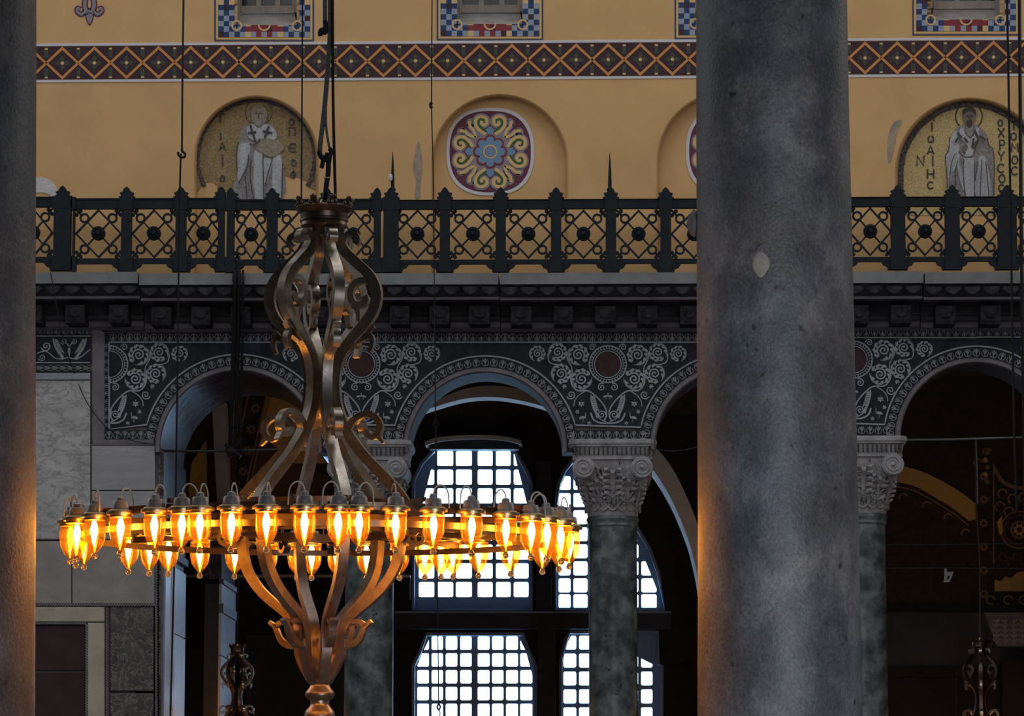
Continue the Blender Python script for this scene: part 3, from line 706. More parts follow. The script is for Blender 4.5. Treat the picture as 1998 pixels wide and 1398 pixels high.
# ------------------------------------------------------------------ gallery columns with carved capitals
def sq(r, n, z, c=(0,0,0), k=40):
    out = []
    for i in range(k):
        a = 2*math.pi*(i+.5)/k; ca, sa = math.cos(a), math.sin(a)
        q = (abs(ca)**n+abs(sa)**n)**(-1/n); out.append(Vector((c[0]+r*q*ca, c[1]+r*q*sa, c[2]+z)))
    return out
AXY = .45
c0 = at(1195, 866, AXY); K = mpp(1195, 930, AXY)
def zr(y): return (866-y)*K          # height below the impost top
cap_leaf = MB()                      # one acanthus leaf in relief, unit size, tip curling out (-y)
for s in (-1, 1):
    for k in range(5):
        t = k/4; z0 = -.9+1.5*t; x0 = s*.08
        cap_leaf.add([(x0, -.02, z0), (x0+s*(.30+.22*(1-abs(t-.5))), -.10-.1*t, z0+.18), (x0+s*(.38+.2*(1-abs(t-.5))), -.03, z0+.36), (x0+s*.12, -.05-.12*t, z0+.30), (x0+s*.2, .03, z0+.1)], [(0,1,3), (1,2,3), (0,4,1), (4,2,1)])
cap_leaf.add([(-.1,0,-1),(.1,0,-1),(.13,-.12,.2),(-.13,-.12,.2),(.16,-.34,.85),(-.16,-.34,.85),(.1,-.36,.62),(-.1,-.36,.62)], [(0,1,2,3),(3,2,4,5),(5,4,6,7)])
cap_leafme = cap_leaf.mesh('acanthus_leaf', M['capital'])
def make_column(label):
    t = thing('gallery_column', (c0.x, c0.y, 0), label, 'column', None); o = Vector((c0.x, c0.y, c0.z))
    def ob(n, mb, m, par, sm=None):
        for v in mb.v: v += o
        return obj(n, mb, m, par, sm)
    zb = -c0.z
    prof = [(.335, zb+.30)]+[(.332-.012*i/10*1.0, zb+.3+(zr(1030)-zb-.3)*i/10) for i in range(11)]
    ob('shaft', MB().lathe(prof, seg=40), M['verd'], t, 60)
    ob('base', MB().loft([sq(.47, 12, zb), sq(.47, 12, zb+.12), sq(.42, 2.2, zb+.13), sq(.44, 2, zb+.18), sq(.40, 2, zb+.24), sq(.345, 2, zb+.31)], cap=True), M['capital'], t, 40)
    ob('necking', MB().lathe([(.325, zr(1032)), (.34, zr(1029)), (.335, zr(1026)), (.335, zr(1022)), (.35, zr(1019)), (.352, zr(1015)), (.34, zr(1012)), (.33, zr(1010))], seg=40), M['verd'], t, 40)
    rings = [sq(.575, 14, zr(866)), sq(.585, 14, zr(869)), sq(.585, 14, zr(875)), sq(.57, 14, zr(878)), sq(.57, 14, zr(880)), sq(.545, 12, zr(882)), sq(.525, 12, zr(897)), sq(.52, 12, zr(899)), sq(.53, 12, zr(900)), sq(.53, 12, zr(905)), sq(.50, 9, zr(907)), sq(.49, 8, zr(920)), sq(.47, 6, zr(945)), sq(.42, 4, zr(965)), sq(.37, 3, zr(985)), sq(.345, 2.3, zr(1000)), sq(.335, 2, zr(1011))]
    cp = ob('capital', MB().loft(rings, cap=True), M['capital'], t, 35)
    cb = MB()   # raised dark pieces painting drill-hole shade on the upper band and between the leaves
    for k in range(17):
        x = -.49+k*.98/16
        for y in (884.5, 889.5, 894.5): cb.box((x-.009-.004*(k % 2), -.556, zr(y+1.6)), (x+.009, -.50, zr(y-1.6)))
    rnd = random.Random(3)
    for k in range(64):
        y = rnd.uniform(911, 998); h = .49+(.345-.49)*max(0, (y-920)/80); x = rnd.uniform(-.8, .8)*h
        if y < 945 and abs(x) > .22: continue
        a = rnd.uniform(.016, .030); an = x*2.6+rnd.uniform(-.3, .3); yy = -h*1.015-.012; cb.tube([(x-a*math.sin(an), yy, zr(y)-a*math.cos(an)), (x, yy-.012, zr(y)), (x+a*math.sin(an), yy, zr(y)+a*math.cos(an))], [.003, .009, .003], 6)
    d = ob('painted_hole_shade', cb, M['capital_shade'], cp); d['kind'] = 'stuff'
    vol = MB()
    vol.lathe([(.001, -.02), (.145, 0), (.148, .03), (.14, .10), (.14, 1.0), (.148, 1.1), (.145, 1.13), (.001, 1.15)], seg=28)
    sp_ = [(math.cos(a)*r, math.sin(a)*r) for a, r in ((i*.45, .135-.0031*i) for i in range(40))]
    vol.tube([(x, y, -.012) for x, y in sp_], .0125, 6)
    vol.sphere((0, 0, -.02), .03, 8, 6)
    vme = vol.mesh('volute', M['capital'], None, 40)
    for s in (-1, 1): inst('volute', vme, cp, o+Vector((s*.385, -.60, zr(922))), (R(-90), 0, 0), (1, 1, 1.0))
    li = lambda x, y, dep, sc, rx=0, rz=0: inst('acanthus_leaf', cap_leafme, cp, o+Vector((x, dep, zr(y))), (R(rx), 0, R(rz)), sc)
    li(0, 948, -.46, (.22, .30, .21), 14)
    for s in (-1, 1): li(s*.20, 962, -.41, (.17, .30, .20), 20, s*6); li(s*.34, 970, -.34, (.15, .26, .18), 28, s*20); li(s*.11, 985, -.35, (.10, .2, .10), 20)
    for s in (-1, 1):
        for yy in (-.2, .05, .3): inst('acanthus_leaf', cap_leafme, cp, o+Vector((s*.42, yy, zr(962))), (R(20), 0, R(s*90)), (.16, .14, .19))
    for k in range(5): li(-.14+k*.07, 918, -.495, (.05, .07, .05), 180)
    rb = MB()   # undulating ribbon at the foot of the capital
    for ph in (0, math.pi):
        rb.tube([(.365*math.cos(a), .365*math.sin(a), zr(994)+.05*math.sin(a*9+ph)) for a in [2*math.pi*i/120 for i in range(120)]], .014, 5, closed=True)
    ob('ribbon_band', rb, M['capital'], cp, 40)
    return t
col0 = make_column('green marble column with ionic capital, standing before the bright lattice windows')
for px_, lab, dy in ((722, 'green marble column with ionic capital, behind the big lit chandelier', 0), (1678, 'green marble column with ionic capital, partly hidden beside the big grey column', -6)):
    q = at(px_, 866+dy, AXY); c = copy_tree(col0); c.location = (q.x, q.y, 0)
    c['label'] = lab
    if dy: c.scale.z = q.z/c0.z

# ------------------------------------------------------------------ the two near columns
def big_column(Y, pts, label, lumps=()):
    """pts: (pixel y, axis px, half width px)"""
    base = at(pts[-1][1], pts[-1][0], Y)
    t = thing('grey_column', (base.x, Y, 0), label, 'column')
    zs = []; 
    (ya, ca, ha), (yb, cb_, hb) = pts
    A, B = at(ca, ya, Y), at(cb_, yb, Y); ra, rb_ = ha*mpp(ca, ya, Y), hb*mpp(cb_, yb, Y)
    def sec(z):
        u = (z-B.z)/(A.z-B.z); return rb_+(ra-rb_)*u, B.x+(A.x-B.x)*u
    rings = []; rnd = random.Random(5); N = 72
    zz = [0.25+(7.0-.25)*i/90 for i in range(91)]
    for z in zz:
        r, x = sec(z); ring = []
        for k in range(N):
            a = 2*math.pi*k/N; rr = r*(1+.0030*math.sin(3*a+z*2.1)+.0022*math.sin(7*a-z*3.3)+.0012*rnd.uniform(-1, 1))
            ring.append(Vector((x+rr*math.cos(a), Y+rr*math.sin(a), z)))
        rings.append(ring)
    sh = obj('shaft', MB().loft(rings, cap=True), M['pillar'], t, 50)
    x0 = sec(.1)[1]
    obj('base', MB().loft([sq(.69, 12, 0, (x0, Y, 0)), sq(.69, 12, .12, (x0, Y, 0)), sq(.63, 2, .13, (x0, Y, 0)), sq(.63, 2, .2, (x0, Y, 0)), sq(.52, 2, .26, (x0, Y, 0))], cap=True), M['capital'], t, 40)
    x1 = sec(7.0)[1]
    obj('capital', MB().loft([sq(.44, 2, 6.98, (x1, Y, 0)), sq(.48, 2, 7.03, (x1, Y, 0)), sq(.56, 4, 7.25, (x1, Y, 0)), sq(.74, 12, 7.5, (x1, Y, 0)), sq(.76, 12, 7.6, (x1, Y, 0))], cap=True), M['capital'], t, 40)
    return t, sec, sh
NY = -26.0
big, secB, shB = big_column(NY, [(0, 1505, 147), (1398, 1522.5, 160.5)], 'massive grey marble column right of the centre, filling the full height')
big_column(NY, [(0, -78, 147), (1398, -95, 162)], 'massive grey marble column cut by the left edge, with orange lamplight on its side')
# mortar patch and stone boss on the right column
def on_col(px, py, lift=.004):
    p0 = at(px, py, NY-.44); r, x = secB(p0.z); dx = max(-r*.98, min(r*.98, p0.x-x)); return Vector((x+dx, NY-math.sqrt(r*r-dx*dx)-lift, p0.z))
def col_patch(name, pts, m, lift=.005):
    cxp = sum(p[0] for p in pts)/len(pts); cyp = sum(p[1] for p in pts)/len(pts)
    rings = [[on_col(cxp+(x-cxp)*f, cyp+(y-cyp)*f, l) for x, y in pts] for f, l in ((1, -.004), (.95, lift*.7), (.6, lift), (.05, lift*.8))]
    obj(name, MB().loft(rings, cap=True), m, big, 60)
col_patch('mortar_patch', sp([(1470,500),(1478,490),(1494,496),(1503,515),(1497,530),(1486,543),(1476,536),(1468,520)]), M['patch'])
col_patch('chipped_edge', sp([(1474,488),(1484,476),(1498,474),(1504,484),(1496,482),(1486,484),(1476,494)]), M['archiv'], .008)
bs = MB(); q = at(1358, 437, NY+.02); bs.sphere(q, .055, 14, 10, 0, (1.0, 1, 1.45)); obj('stone_boss', bs, M['archiv'], big, 60)

# ------------------------------------------------------------------ north gallery interior
def wpoly(pts): return pts
WA = [(806,1190),(806,938),(822,905),(845,880),(848,868),(1004,868),(1008,884),(1030,925),(1037,945),(1037,1190)]
WB = [(1084,1190),(1084,985),(1090,945),(1102,918),(1124,890),(1150,876),(1180,886),(1208,955),(1243,1030),(1268,1072),(1285,1120),(1297,1190)]
WC = [(806,1500),(806,1300),(818,1275),(832,1238),(1022,1238),(1030,1268),(1046,1300),(1046,1500)]
WD = [(1094,1500),(1094,1290),(1104,1250),(1112,1234),(1284,1234),(1284,1296),(1292,1300),(1292,1500)]
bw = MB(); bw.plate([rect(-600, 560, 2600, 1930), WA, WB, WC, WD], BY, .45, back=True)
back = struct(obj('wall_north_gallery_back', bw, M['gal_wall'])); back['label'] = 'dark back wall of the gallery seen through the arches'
def grid(name, outline, cols, rows, label, inset=4, extra=None):
    root = sgroup(name, at((outline[0][0]+outline[-1][0])/2, outline[0][1], BY)); root['label'] = label
    ins = []   # inner clip outline
    cx_ = sum(p[0] for p in outline)/len(outline); cy_ = sum(p[1] for p in outline)/len(outline)
    hl = []; 
    inn = [(x+(inset if x < cx_ else -inset)*1.0, y+(inset if y < cy_ else -inset)) for x, y in outline]
    for (y0, y1) in rows:
        for (x0, x1) in cols:
            r = rrect(x0, y0, x1, y1, 3.2); c = clip(r, inn)
            if len(c) > 2 and abs(area2(c)) > 60: hl.append(c)
    obj('lattice', MB().plate([outline]+hl, BY+.20, .10, back=True), M['lattice'], root)
    for h in hl:
        cxh = sum(p[0] for p in h)/len(h); cyh = sum(p[1] for p in h)/len(h)
        b = (min(p[0] for p in h)-1.5, min(p[1] for p in h)-1.5, max(p[0] for p in h)+1.5, max(p[1] for p in h)+1.5)
        g = clip(rect(*b), [(cx_+(x-cx_)*.995, cy_+(y-cy_)*.995) for x, y in inn])
        if len(g) > 2: obj('pane', MB().plate(g, BY+.245, .006, back=True), M['glass'], root)
    # frame around the opening
    fr_ = MB(); fr_.ribbon(outline, 6, BY-.04, .24, closed=True); obj('window_frame', fr_, M['lattice'], root)
    return root
pr = lambda y0, n, p, h: [(y0+p*k, y0+p*k+h) for k in range(n)]
grid('window_5', WA, [(817,847),(853,884),(889.5,920.6),(932,961),(967.7,996),(1002.6,1031)], pr(880, 8, 36.6, 29.5), 'upper lattice window in the gallery, behind the chandelier lamps')
grid('window_6', WB, [(1090,1113),(1119,1146),(1152,1178),(1184,1208),(1213,1230),(1235.5,1245.5),(1251.5,1281)], pr(896, 9, 33.3, 27.2)[:-1]+[(1160,1187)], 'upper arched lattice window, partly behind the green column')
grid('window_7', WC, [(814,836.7),(842,864),(869.7,892),(897.8,920),(932,955),(960,982),(987.6,1010.4),(1015,1038.5)], pr(1242.6, 8, 32.8, 26), 'lower lattice window in the gallery at the bottom edge')
grid('window_8', WD, [(1099.6,1124),(1130,1152),(1158,1180),(1186,1208),(1214,1234),(1239,1245),(1251,1273)], pr(1241, 8, 35, 27), 'lower lattice window, partly behind the green column')
# ledges, beams and mullions on the back wall
tr = struct(obj('trim_1', MB().plate(rect(770, 1196, 1310, 1228), BY-.25, .25), M['gal_dark'])); tr['label'] = 'dark beam between upper and lower gallery windows'
obj('moulding', MB().plate(rect(770, 1193, 1310, 1197), BY-.3, .3), M['lattice'], tr)
ml = MB()
for x0, x1 in ((1046, 1076),): 
    ml.plate(rect(x0, 900, x1, 1196), BY-.22, .22); ml.plate(rect(x0+4, 1228, x1+8, 1500), BY-.22, .22)
obj('mullion', ml, M['gal_dark'], tr)
# vault of the gallery
va = MB(); zs = at(999, 868, BY).z; n = 20; rings = []
for i in range(n+1):
    t = i/n; a = math.pi*t; y = .9+(BY-.9)*(1-math.cos(a))/2; z = 8.55+1.9*math.sin(a)
    rings.append([Vector((-17, y, z)), Vector((17, y, z))])
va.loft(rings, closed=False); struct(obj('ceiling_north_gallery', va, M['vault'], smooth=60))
sbox('wall_north_gallery_head', (-17, .85, 7.75), (17, 1.0, 9.2), M['vault'])
# pale arches on the back wall and over the window
def arcband(name, pts_o, pts_i, Y, t, m, par=None):
    o_ = MB().plate(pts_o+pts_i[::-1], Y, t, back=True); return obj(name, o_, m, par)
lun = struct(arcband('trim_2', cr([(740,850),(785,820),(818,800),(850,782),(905,760),(960,753),(1020,762),(1075,785),(1120,815),(1180,870)], 6), cr([(735,862),(785,828),(818,806),(850,794),(905,779),(960,775),(1020,783),(1075,799),(1120,822),(1174,880)], 6), 9.6, .5, M['pale_rib']))
lun['label'] = 'pale curved rib across the dark vault behind the middle arch'
hd = struct(arcband('trim_3', cr([(828,862),(860,853),(930,849),(985,852),(1017,860)], 5), cr([(830,870),(862,861),(930,857),(985,860),(1018,868)], 5), BY-.5, .5, M['pale_rib'])); hd['label'] = 'pale dusty segmental ledge over the upper lattice window'
struct(arcband('trim_4', [(838,868),(862,861),(930,857),(985,860),(1012,868),(1012,876),(838,876)], [(1012,877),(838,877)][::-1], BY-.35, .3, M['gal_dark']))
# big white rib of the vault right of the second capital
def YR(x, y): return 7.0
rb = struct(arcband('trim_5', cr([(1180,815),(1225,836),(1262,862),(1290,885),(1318,925),(1340,970),(1358,1015),(1376,1075),(1390,1150),(1396,1260),(1396,1960)], 6), cr([(1170,835),(1210,848),(1240,868),(1262,900),(1290,940),(1315,985),(1338,1040),(1352,1085),(1366,1160),(1370,1260),(1370,1960)], 6), 6.2, 1.1, M['pale_rib']))
rb['label'] = 'white curved vault rib rising beside the big grey column'
def painted(name, label, base, polys, Yf, t=.012):
    """a vault surface (structure) with painted fields as thin pieces on it"""
    root = sgroup(name, Yf(base[0][0], base[0][1])); root['label'] = label
    bx0, by0, bx1, by1 = base[0][0], base[0][1], base[2][0], base[2][1]; nn = 28
    gr_ = [[Yf(bx0+(bx1-bx0)*i/12, by0+(by1-by0)*j/nn) for i in range(13)] for j in range(nn+1)]
    vs_ = MB(); vs_.loft(gr_, closed=False); vs_.loft([[p+Vector((0, .25, 0)) for p in g] for g in gr_], closed=False); obj('vault_surface', vs_, M['vault'], root, 60)
    mb = MB(); ms = []; off = 0.0
    for kind, pts, ww, m in polys:
        if M[m] not in ms: ms.append(M[m])
        f = lambda x, y: Yf(x, y)+Vector((0, -.03-off, 0))
        if kind == 'p': mb.plate(pts, 0, .03, ms.index(M[m]), fn=f)
        else: mb.ribbon(pts, ww, 0, .03, ms.index(M[m]), fn=f)
        off += .0008
    obj('painted_ornament', mb, ms, root); return root
def star(cx, cy, r): return [(cx+r*(1 if k % 2 else .62)*math.cos(k*math.pi/8), cy+r*(1 if k % 2 else .62)*math.sin(k*math.pi/8)) for k in range(16)]
def bend(Y0, Y1, ya, yb): return lambda x, y: at(x, y, Y0+(Y1-Y0)*max(0, min(1.4, (yb-y)/(yb-ya)))**1.6)
pl = []
pl.append(('p', [(524,752),(545,728),(650,728),(650,905),(575,905),(506,845)], 0, 'gold'))
pl.append(('p', [(508,850),(575,905),(640,930),(640,1010),(470,1010),(476,960)], 0, 'orn_brown'))
pl.append(('p', [(374,905),(402,860),(404,905),(402,1005),(378,1005),(368,960)], 0, 'gold'))
pl.append(('p', [(456,745),(468,748),(464,850),(452,850)], 0, 'gold')); pl.append(('p', [(448,860),(462,860),(458,960),(448,960)], 0, 'orn_brown'))
for a, b, c, d in ((490,745,456,905),(478,745,449,890),(526,745,478,960),(533,748,486,960)): pl.append(('r', [(a, b), (c, d)], 3, 'orn_tan'))
for k in range(7):
    x, y = 507-k*8.0, 757+k*41
    pl.append(('p', star(x, y, 11), 0, 'orn_tan')); pl.append(('p', star(x, y, 5), 0, 'vault'))
for k in range(9): pl.append(('p', star(455-k*1.5, 835+k*17, 5), 0, 'orn_brown'))
for k in range(6): pl.append(('p', star(417, 860+k*24, 8), 0, 'orn_brown'))
painted('trim_6', 'painted gold and brown vault seen through the left arch', [(318,700),(690,700),(690,1075),(318,1075)], pl, bend(7.5, 6.2, 720, 1000))
rib = struct(obj('trim_7', MB().plate([(414,800),(440,786),(444,860),(446,990),(424,990),(418,880)], 0, .3, back=True, fn=lambda x, y: at(x, y, 5.9)), M['pale_rib'])); rib['label'] = 'pale upright plaster rib inside the left arch'
pl = []
o1 = cr([(1706,905),(1745,908),(1790,918),(1835,938),(1875,962),(1905,985)], 6); i1 = cr([(1706,940),(1745,941),(1785,950),(1825,972),(1862,995),(1890,1018)], 6)
pl.append(('p', o1+[(1908,1012),(1890,1018)]+i1[::-1][1:], 0, 'gold'))
pl.append(('r', [(x, y+9) for x, y in i1], 3, 'orn_tan')); pl.append(('r', [(x-1, y+15) for x, y in i1], 2, 'orn_brown'))
for k in range(12): q = i1[min(len(i1)-1, k*len(i1)//12)]; pl.append(('r', [(q[0], q[1]+4), (q[0]+8, q[1]+7)], 3, 'orn_brown'))
for x, y in ((1762,972),(1808,988),(1850,1012),(1884,1042),(1908,905),(1926,884)): pl.append(('r', arc(x, y, 8, 20, 200, 8), 3.4, 'orn_tan'))
for k in range(8): pl.append(('p', star(1919, 990+k*46-60, 10), 0, 'orn_tan')); pl.append(('p', star(1919, 990+k*46-60, 5), 0, 'vault'))
for k in range(5): pl.append(('p', star(1926-(k % 2)*4, 885+k*14, 6), 0, 'gold' if k % 2 else 'orn_tan'))
pl.append(('r', [(1904,940),(1904,1020)], 3, 'orn_tan')); pl.append(('r', [(1938,905),(1938,1100)], 3, 'orn_tan'))
pl.append(('r', cr([(1938,912),(1955,940),(1980,952),(2010,953)], 5), 7, 'orn_tan'))
for r_, m_, w_ in ((36, 'orn_tan', 3), (29, 'orn_brown', 5), (16, 'orn_tan', 4)): pl.append(('r', arc(1988, 1035, r_, 0, 360, 28), w_, m_))
pl.append(('p', star(1988, 1035, 14), 0, 'gold')); pl.append(('p', star(1988, 1035, 7), 0, 'vault'))
pl.append(('p', [(1944,1020),(1954,1008),(1956,1040),(1950,1046)], 0, 'gold'))
for x, y in ((1955,965),(1975,975),(1996,972),(1950,990),(1968,1000)): pl.append(('r', arc(x, y, 9, 0, 240, 10), 3.4, 'orn_tan'))
pl.append(('p', [(1940,1132),(1952,1136),(1960,1126),(1972,1130),(1984,1118),(2020,1112),(2020,1155),(1940,1155)], 0, 'gold'))
for x in (1932, 1966, 1996): pl.append(('r', arc(x, 1172, 8, 0, 300, 10), 3.4, 'orn_tan'))
for k in range(5): pl.append(('r', arc(1955+k*14, 1088+(k % 2)*8, 7, 0, 270, 8), 3, 'orn_brown'))
painted('trim_8', 'painted gold arch and rosette on the dark wall under the right arch', [(1690,700),(2200,700),(2200,1195),(1690,1195)], pl, bend(8.5, 7.6, 720, 1100))
lw = struct(obj('wall_gallery_inner', MB().plate(rect(1690, 1195, 2200, 1960), 8.3, .5, back=True), M['gal_dark'])); lw['label'] = 'dark marble wall in the right bay below the painted arch'
for y in (1192, 1300, 1318): obj('ledge', MB().plate(rect(1690, y, 1960, y+3), 8.2, .1), M['gal_wall'], lw)
obj('marble_slab', MB().plate(rect(1715, 1306, 1864, 1500), 8.27, .03), M['gal_wall'], lw)
obj('marble_slab', MB().plate(rect(1868, 1306, 1950, 1500), 8.26, .03), M['gal_wall'], lw)
pc = thing('pilaster', at(2000, 1960, 7.6), 'grey pilaster with worn carved capital in the shadow at the right edge', 'pilaster')
obj('pilaster_shaft', MB().plate(rect(1956, 1290, 2060, 1960), 7.6, .4, back=True), M['gal_wall'], pc)
cpb = MB().plate([(1920,1196),(2080,1196),(2070,1262),(1945,1262)], 7.45, .55, back=True); obj('pilaster_capital', cpb, M['archiv'], pc)
for k in range(5): inst('acanthus_leaf', cap_leafme, pc, at(1944+k*17, 1232, 7.44), (0, 0, 0), (.11, .12, .2))
mk = MB()  # middle bay: dark fillers left of the windows
sb = struct(obj('trim_9', MB().plate(rect(350, 1125, 800, 1170), BY-.25, .25), M['gal_wall'])); sb['label'] = 'dark moulded ledge on the gallery wall behind the left arch'
obj('moulding', MB().plate(rect(350, 1122, 800, 1127), BY-.32, .3), M['pale_rib'], sb)
obj('marble_slab', MB().plate(rect(358, 1270, 430, 1500), BY-.03, .03), M['gal_dark'], sb)
obj('marble_slab', MB().plate(rect(480, 1240, 690, 1500), BY-.03, .03), M['gal_dark'], sb)
db = struct(obj('trim_10', MB().plate(rect(1297, 1300, 1700, 1930), BY-.1, .1), M['gal_wall'])); db['label'] = 'dark marble dado between the windows and the big column'

# ---- left arch jamb and the second pier (marble faces turned to the windows)
jb = thing('arch_jamb', at(305, 1400, 0), 'marble lined jamb of the left arch, catching blue window light', 'jamb')
e = at(313, 1000, -.03)
def jface(name, Ya, Yb, xo, z0, z1, m, t=.05):
    return obj(name, MB().box((e.x-.3, Ya, z0), (e.x+xo, Yb, z1), 0), m, jb)
zt, z1_, z2_ = at(305, 880, 0).z, at(305, 1085, .5).z, at(305, 1240, 1.5).z
jface('jamb_slab', .0, .16, .06, 0, z1_-.02, M['archiv']); 
jface('jamb_slab', .20, .86, .045, 0, z1_, M['blue_jamb']); jface('jamb_slab', .98, 1.30, .05, 0, z1_+.05, M['blue_jamb'])
jface('jamb_slab', 1.36, 2.58, .045, 0, z2_, M['blue_jamb']); jface('jamb_slab', 1.36, 2.58, .045, z2_+.02, z1_-.10, M['blue_jamb'])
jface('jamb_moulding', 0, 2.6, .075, z1_, z1_+.10, M['archiv'])
jface('jamb_slab', 0.02, 2.58, .03, z1_+.10, zt, M['soffit'])
p2 = thing('inner_pier', at(430, 1400, 5), 'second marble pier inside the left arch, its right face lit blue', 'pier')
a_ = at(431, 1300, 5.0)
z3, z4, z5 = at(430, 1140, 5).z, at(430, 1195, 5).z, at(430, 1280, 5).z
obj('pier_core', MB().box((a_.x-.25, 5.0, 0), (a_.x-.04, 7.0, z3)), M['gal_dark'], p2)  # front coloured dark to paint in shade beside the pale right face
for (za, zb, m) in ((0, z5-.01, 'blue_jamb'), (z5+.01, z4-.01, 'blue_jamb'), (z4+.12, z3, 'blue_jamb')): obj('pier_slab', MB().box((a_.x-.04, 5.0, za), (a_.x, 7.0, zb)), M[m], p2)
obj('pier_moulding', MB().box((a_.x-.04, 4.97, z4-.01), (a_.x+.03, 7.03, z4+.12)), M['archiv'], p2)
obj('pier_moulding', MB().box((a_.x-.04, 4.97, z3), (a_.x+.03, 7.03, z3+.07)), M['archiv'], p2)
obj('pier_block', MB().box((a_.x-.25, 5.0, z3+.07), (a_.x-.01, 7.0, z3+1.2)), M['soffit'], p2)
# ------------------------------------------------------------------ iron railing on the cornice
RY = -.66
def bayrect(xl, xr, yt=386, yb=531): return xl, xr
RT = {}
def rail_section(x0, x1, posts, discs, label, dy=0, endpost=(0, 0)):
    root = thing('iron_railing', at(x0, 531+dy, RY), label, 'railing', None)
    def y_(y): return y+dy
    def bx(px0, py0, px1, py1, Ya, Yb): 
        a, b = at(px0, y_(py1), RY), at(px1, y_(py0), RY); return ((a.x, RY+Ya, a.z), (b.x, RY+Yb, b.z))
    tr_ = MB(); tr_.box(*bx(x0, 389, x1, 408, -.035, .035)); tr_.box(*bx(x0, 387, x1, 391, -.05, .05)); tr_.box(*bx(x0, 405, x1, 408.5, -.045, .045)); obj('top_rail', tr_, M['iron'], root)
    obj('bottom_rail', MB().box(*bx(x0, 504, x1, 516, -.03, .03)), M['iron'], root)
    for (c, wd) in posts:
        pm = MB(); pm.box(*bx(c-wd/2, 386, c+wd/2, 531, -.055, .055)); pm.box(*bx(c-wd/2-2, 386, c+wd/2+2, 410, -.06, .06)); pm.box(*bx(c-wd/2-2, 502, c+wd/2+2, 531, -.06, .06))
        if wd > 12:
            for s in (-1, 1): pm.plate([(min(max(px__, x0), x1), py__) for px__, py__ in [(c+s*wd/2, y_(512)), (c+s*(wd/2+19), y_(515)), (c+s*(wd/2+15), y_(521)), (c+s*(wd/2+8), y_(524)), (c+s*(wd/2+6), y_(531)), (c+s*wd/2, y_(531))]], RY-.03, .06, back=True)
        po = obj('post', pm, M['iron'], root)
        if wd > 12:
            fm_ = [(c-13, 388), (c-16, 384), (c-11, 382), (c-14, 376), (c-8, 374), (c-5, 368), (c, 364), (c+5, 368), (c+8, 374), (c+14, 376), (c+11, 382), (c+16, 384), (c+13, 388)]
            obj('finial', MB().plate([(min(max(x, x0), x1), y_(y)) for x, y in fm_], RY-.04, .08, back=True), M['iron'], po)
    for (xl, xr, dx) in discs:
        cx, cy = (xl+xr)/2, 456; hw, hh = (xr-xl)/2, 46
        b = MB(); W_ = lambda x, y: (cx+x*hw, y_(cy+y*hh))
        b.ribbon([W_(-1, 0), W_(0, -1), W_(1, 0), W_(0, 1)], 5, RY-.02, .035, closed=True)
        for s in (-1, 1):
            for t in (-1, 1):
                b.ribbon([W_(s*.5, t*.5), W_(s*.2, t*.2)], 3, RY-.012, .024)
                b.ribbon([(W_(s*.62, t*.66)[0]+8*math.cos(a), W_(s*.62, t*.66)[1]+8*math.sin(a)) for a in [2*math.pi*i/14 for i in range(14)]], 4, RY-.016, .03, closed=True)
                b.ribbon([W_(s*.78, t*.8), W_(s*.98, t*1.0)], 4, RY-.014, .026)
                for (u, v) in ((.97, .80), (.80, .97)): b.plate(arc(*W_(s*u, t*v), 4, 0, 315, 8), RY-.014, .026, back=True)
        bo = obj('lattice_panel', b, M['iron'], root)
        if dx is not None:
            c3 = at(cx+dx*0, y_(cy), RY); k = mpp(cx, cy, RY)
            pf = [(.001, -.10)]+[(r*k, -z) for r, z in ((3.2, .10), (4.6, .085), (6, .06), (7.5, .06), (8.5, .075), (10, .06), (11.5, .05), (13, .055), (13.8, .03), (13.8, -.02))]+[(.001, .02)]
            ro = MB(); ro.lathe([(r, z) for r, z in pf], seg=24)
            for v in ro.v: v.y, v.z = v.z, -v.y; v += c3
            obj('rosette', ro, M['iron'], bo, 30)
    return root
rail_section(-300, 139, [(-200, 20), (-92, 20), (16, 20), (122, 36)], [(-190, -102, 0), (-82, 6, 0), (28, 102, 0)], 'iron railing length at the left, ending at the gap above the pier', -2)
rail_section(142, 440, [(144, 6), (247, 22), (353, 22), (432, 14)], [(148, 236, 0), (258, 343, 0), (364, 430, 0)], 'iron railing length under the left saint mosaic, left part', 0)
rail_section(442, 743, [(450, 16), (531, 22), (638, 22), (736, 14)], [(459, 521, 0), (543, 627, 0), (649, 730, 0)], 'iron railing length behind the crown of the chandelier', 2)
rail_section(748, 1550, [(763, 30), (868, 20), (977, 20), (1085, 20), (1192, 20), (1299, 20), (1408, 20), (1516, 20)], [(770+1, 858, 0), (879, 967, 0), (987, 1075, 0), (1095, 1182, 0), (1203, 1289, 0), (1310, 1398, 0), (1418, 1506, 0)], 'iron railing length in the middle, under the painted roundel', 1)
rail_section(1554, 2310, [(1565, 20), (1646, 20), (1752, 26), (1858, 26), (1965, 34), (2072, 24), (2180, 24), (2290, 24)], [(1576, 1636, 0), (1657, 1739, 0), (1765, 1845, 0), (1871, 1948, 0), (1982, 2060, 0), (2084, 2168, 0), (2192, 2278, 0)], 'iron railing length right of the big column, under the right saint mosaic', -4)

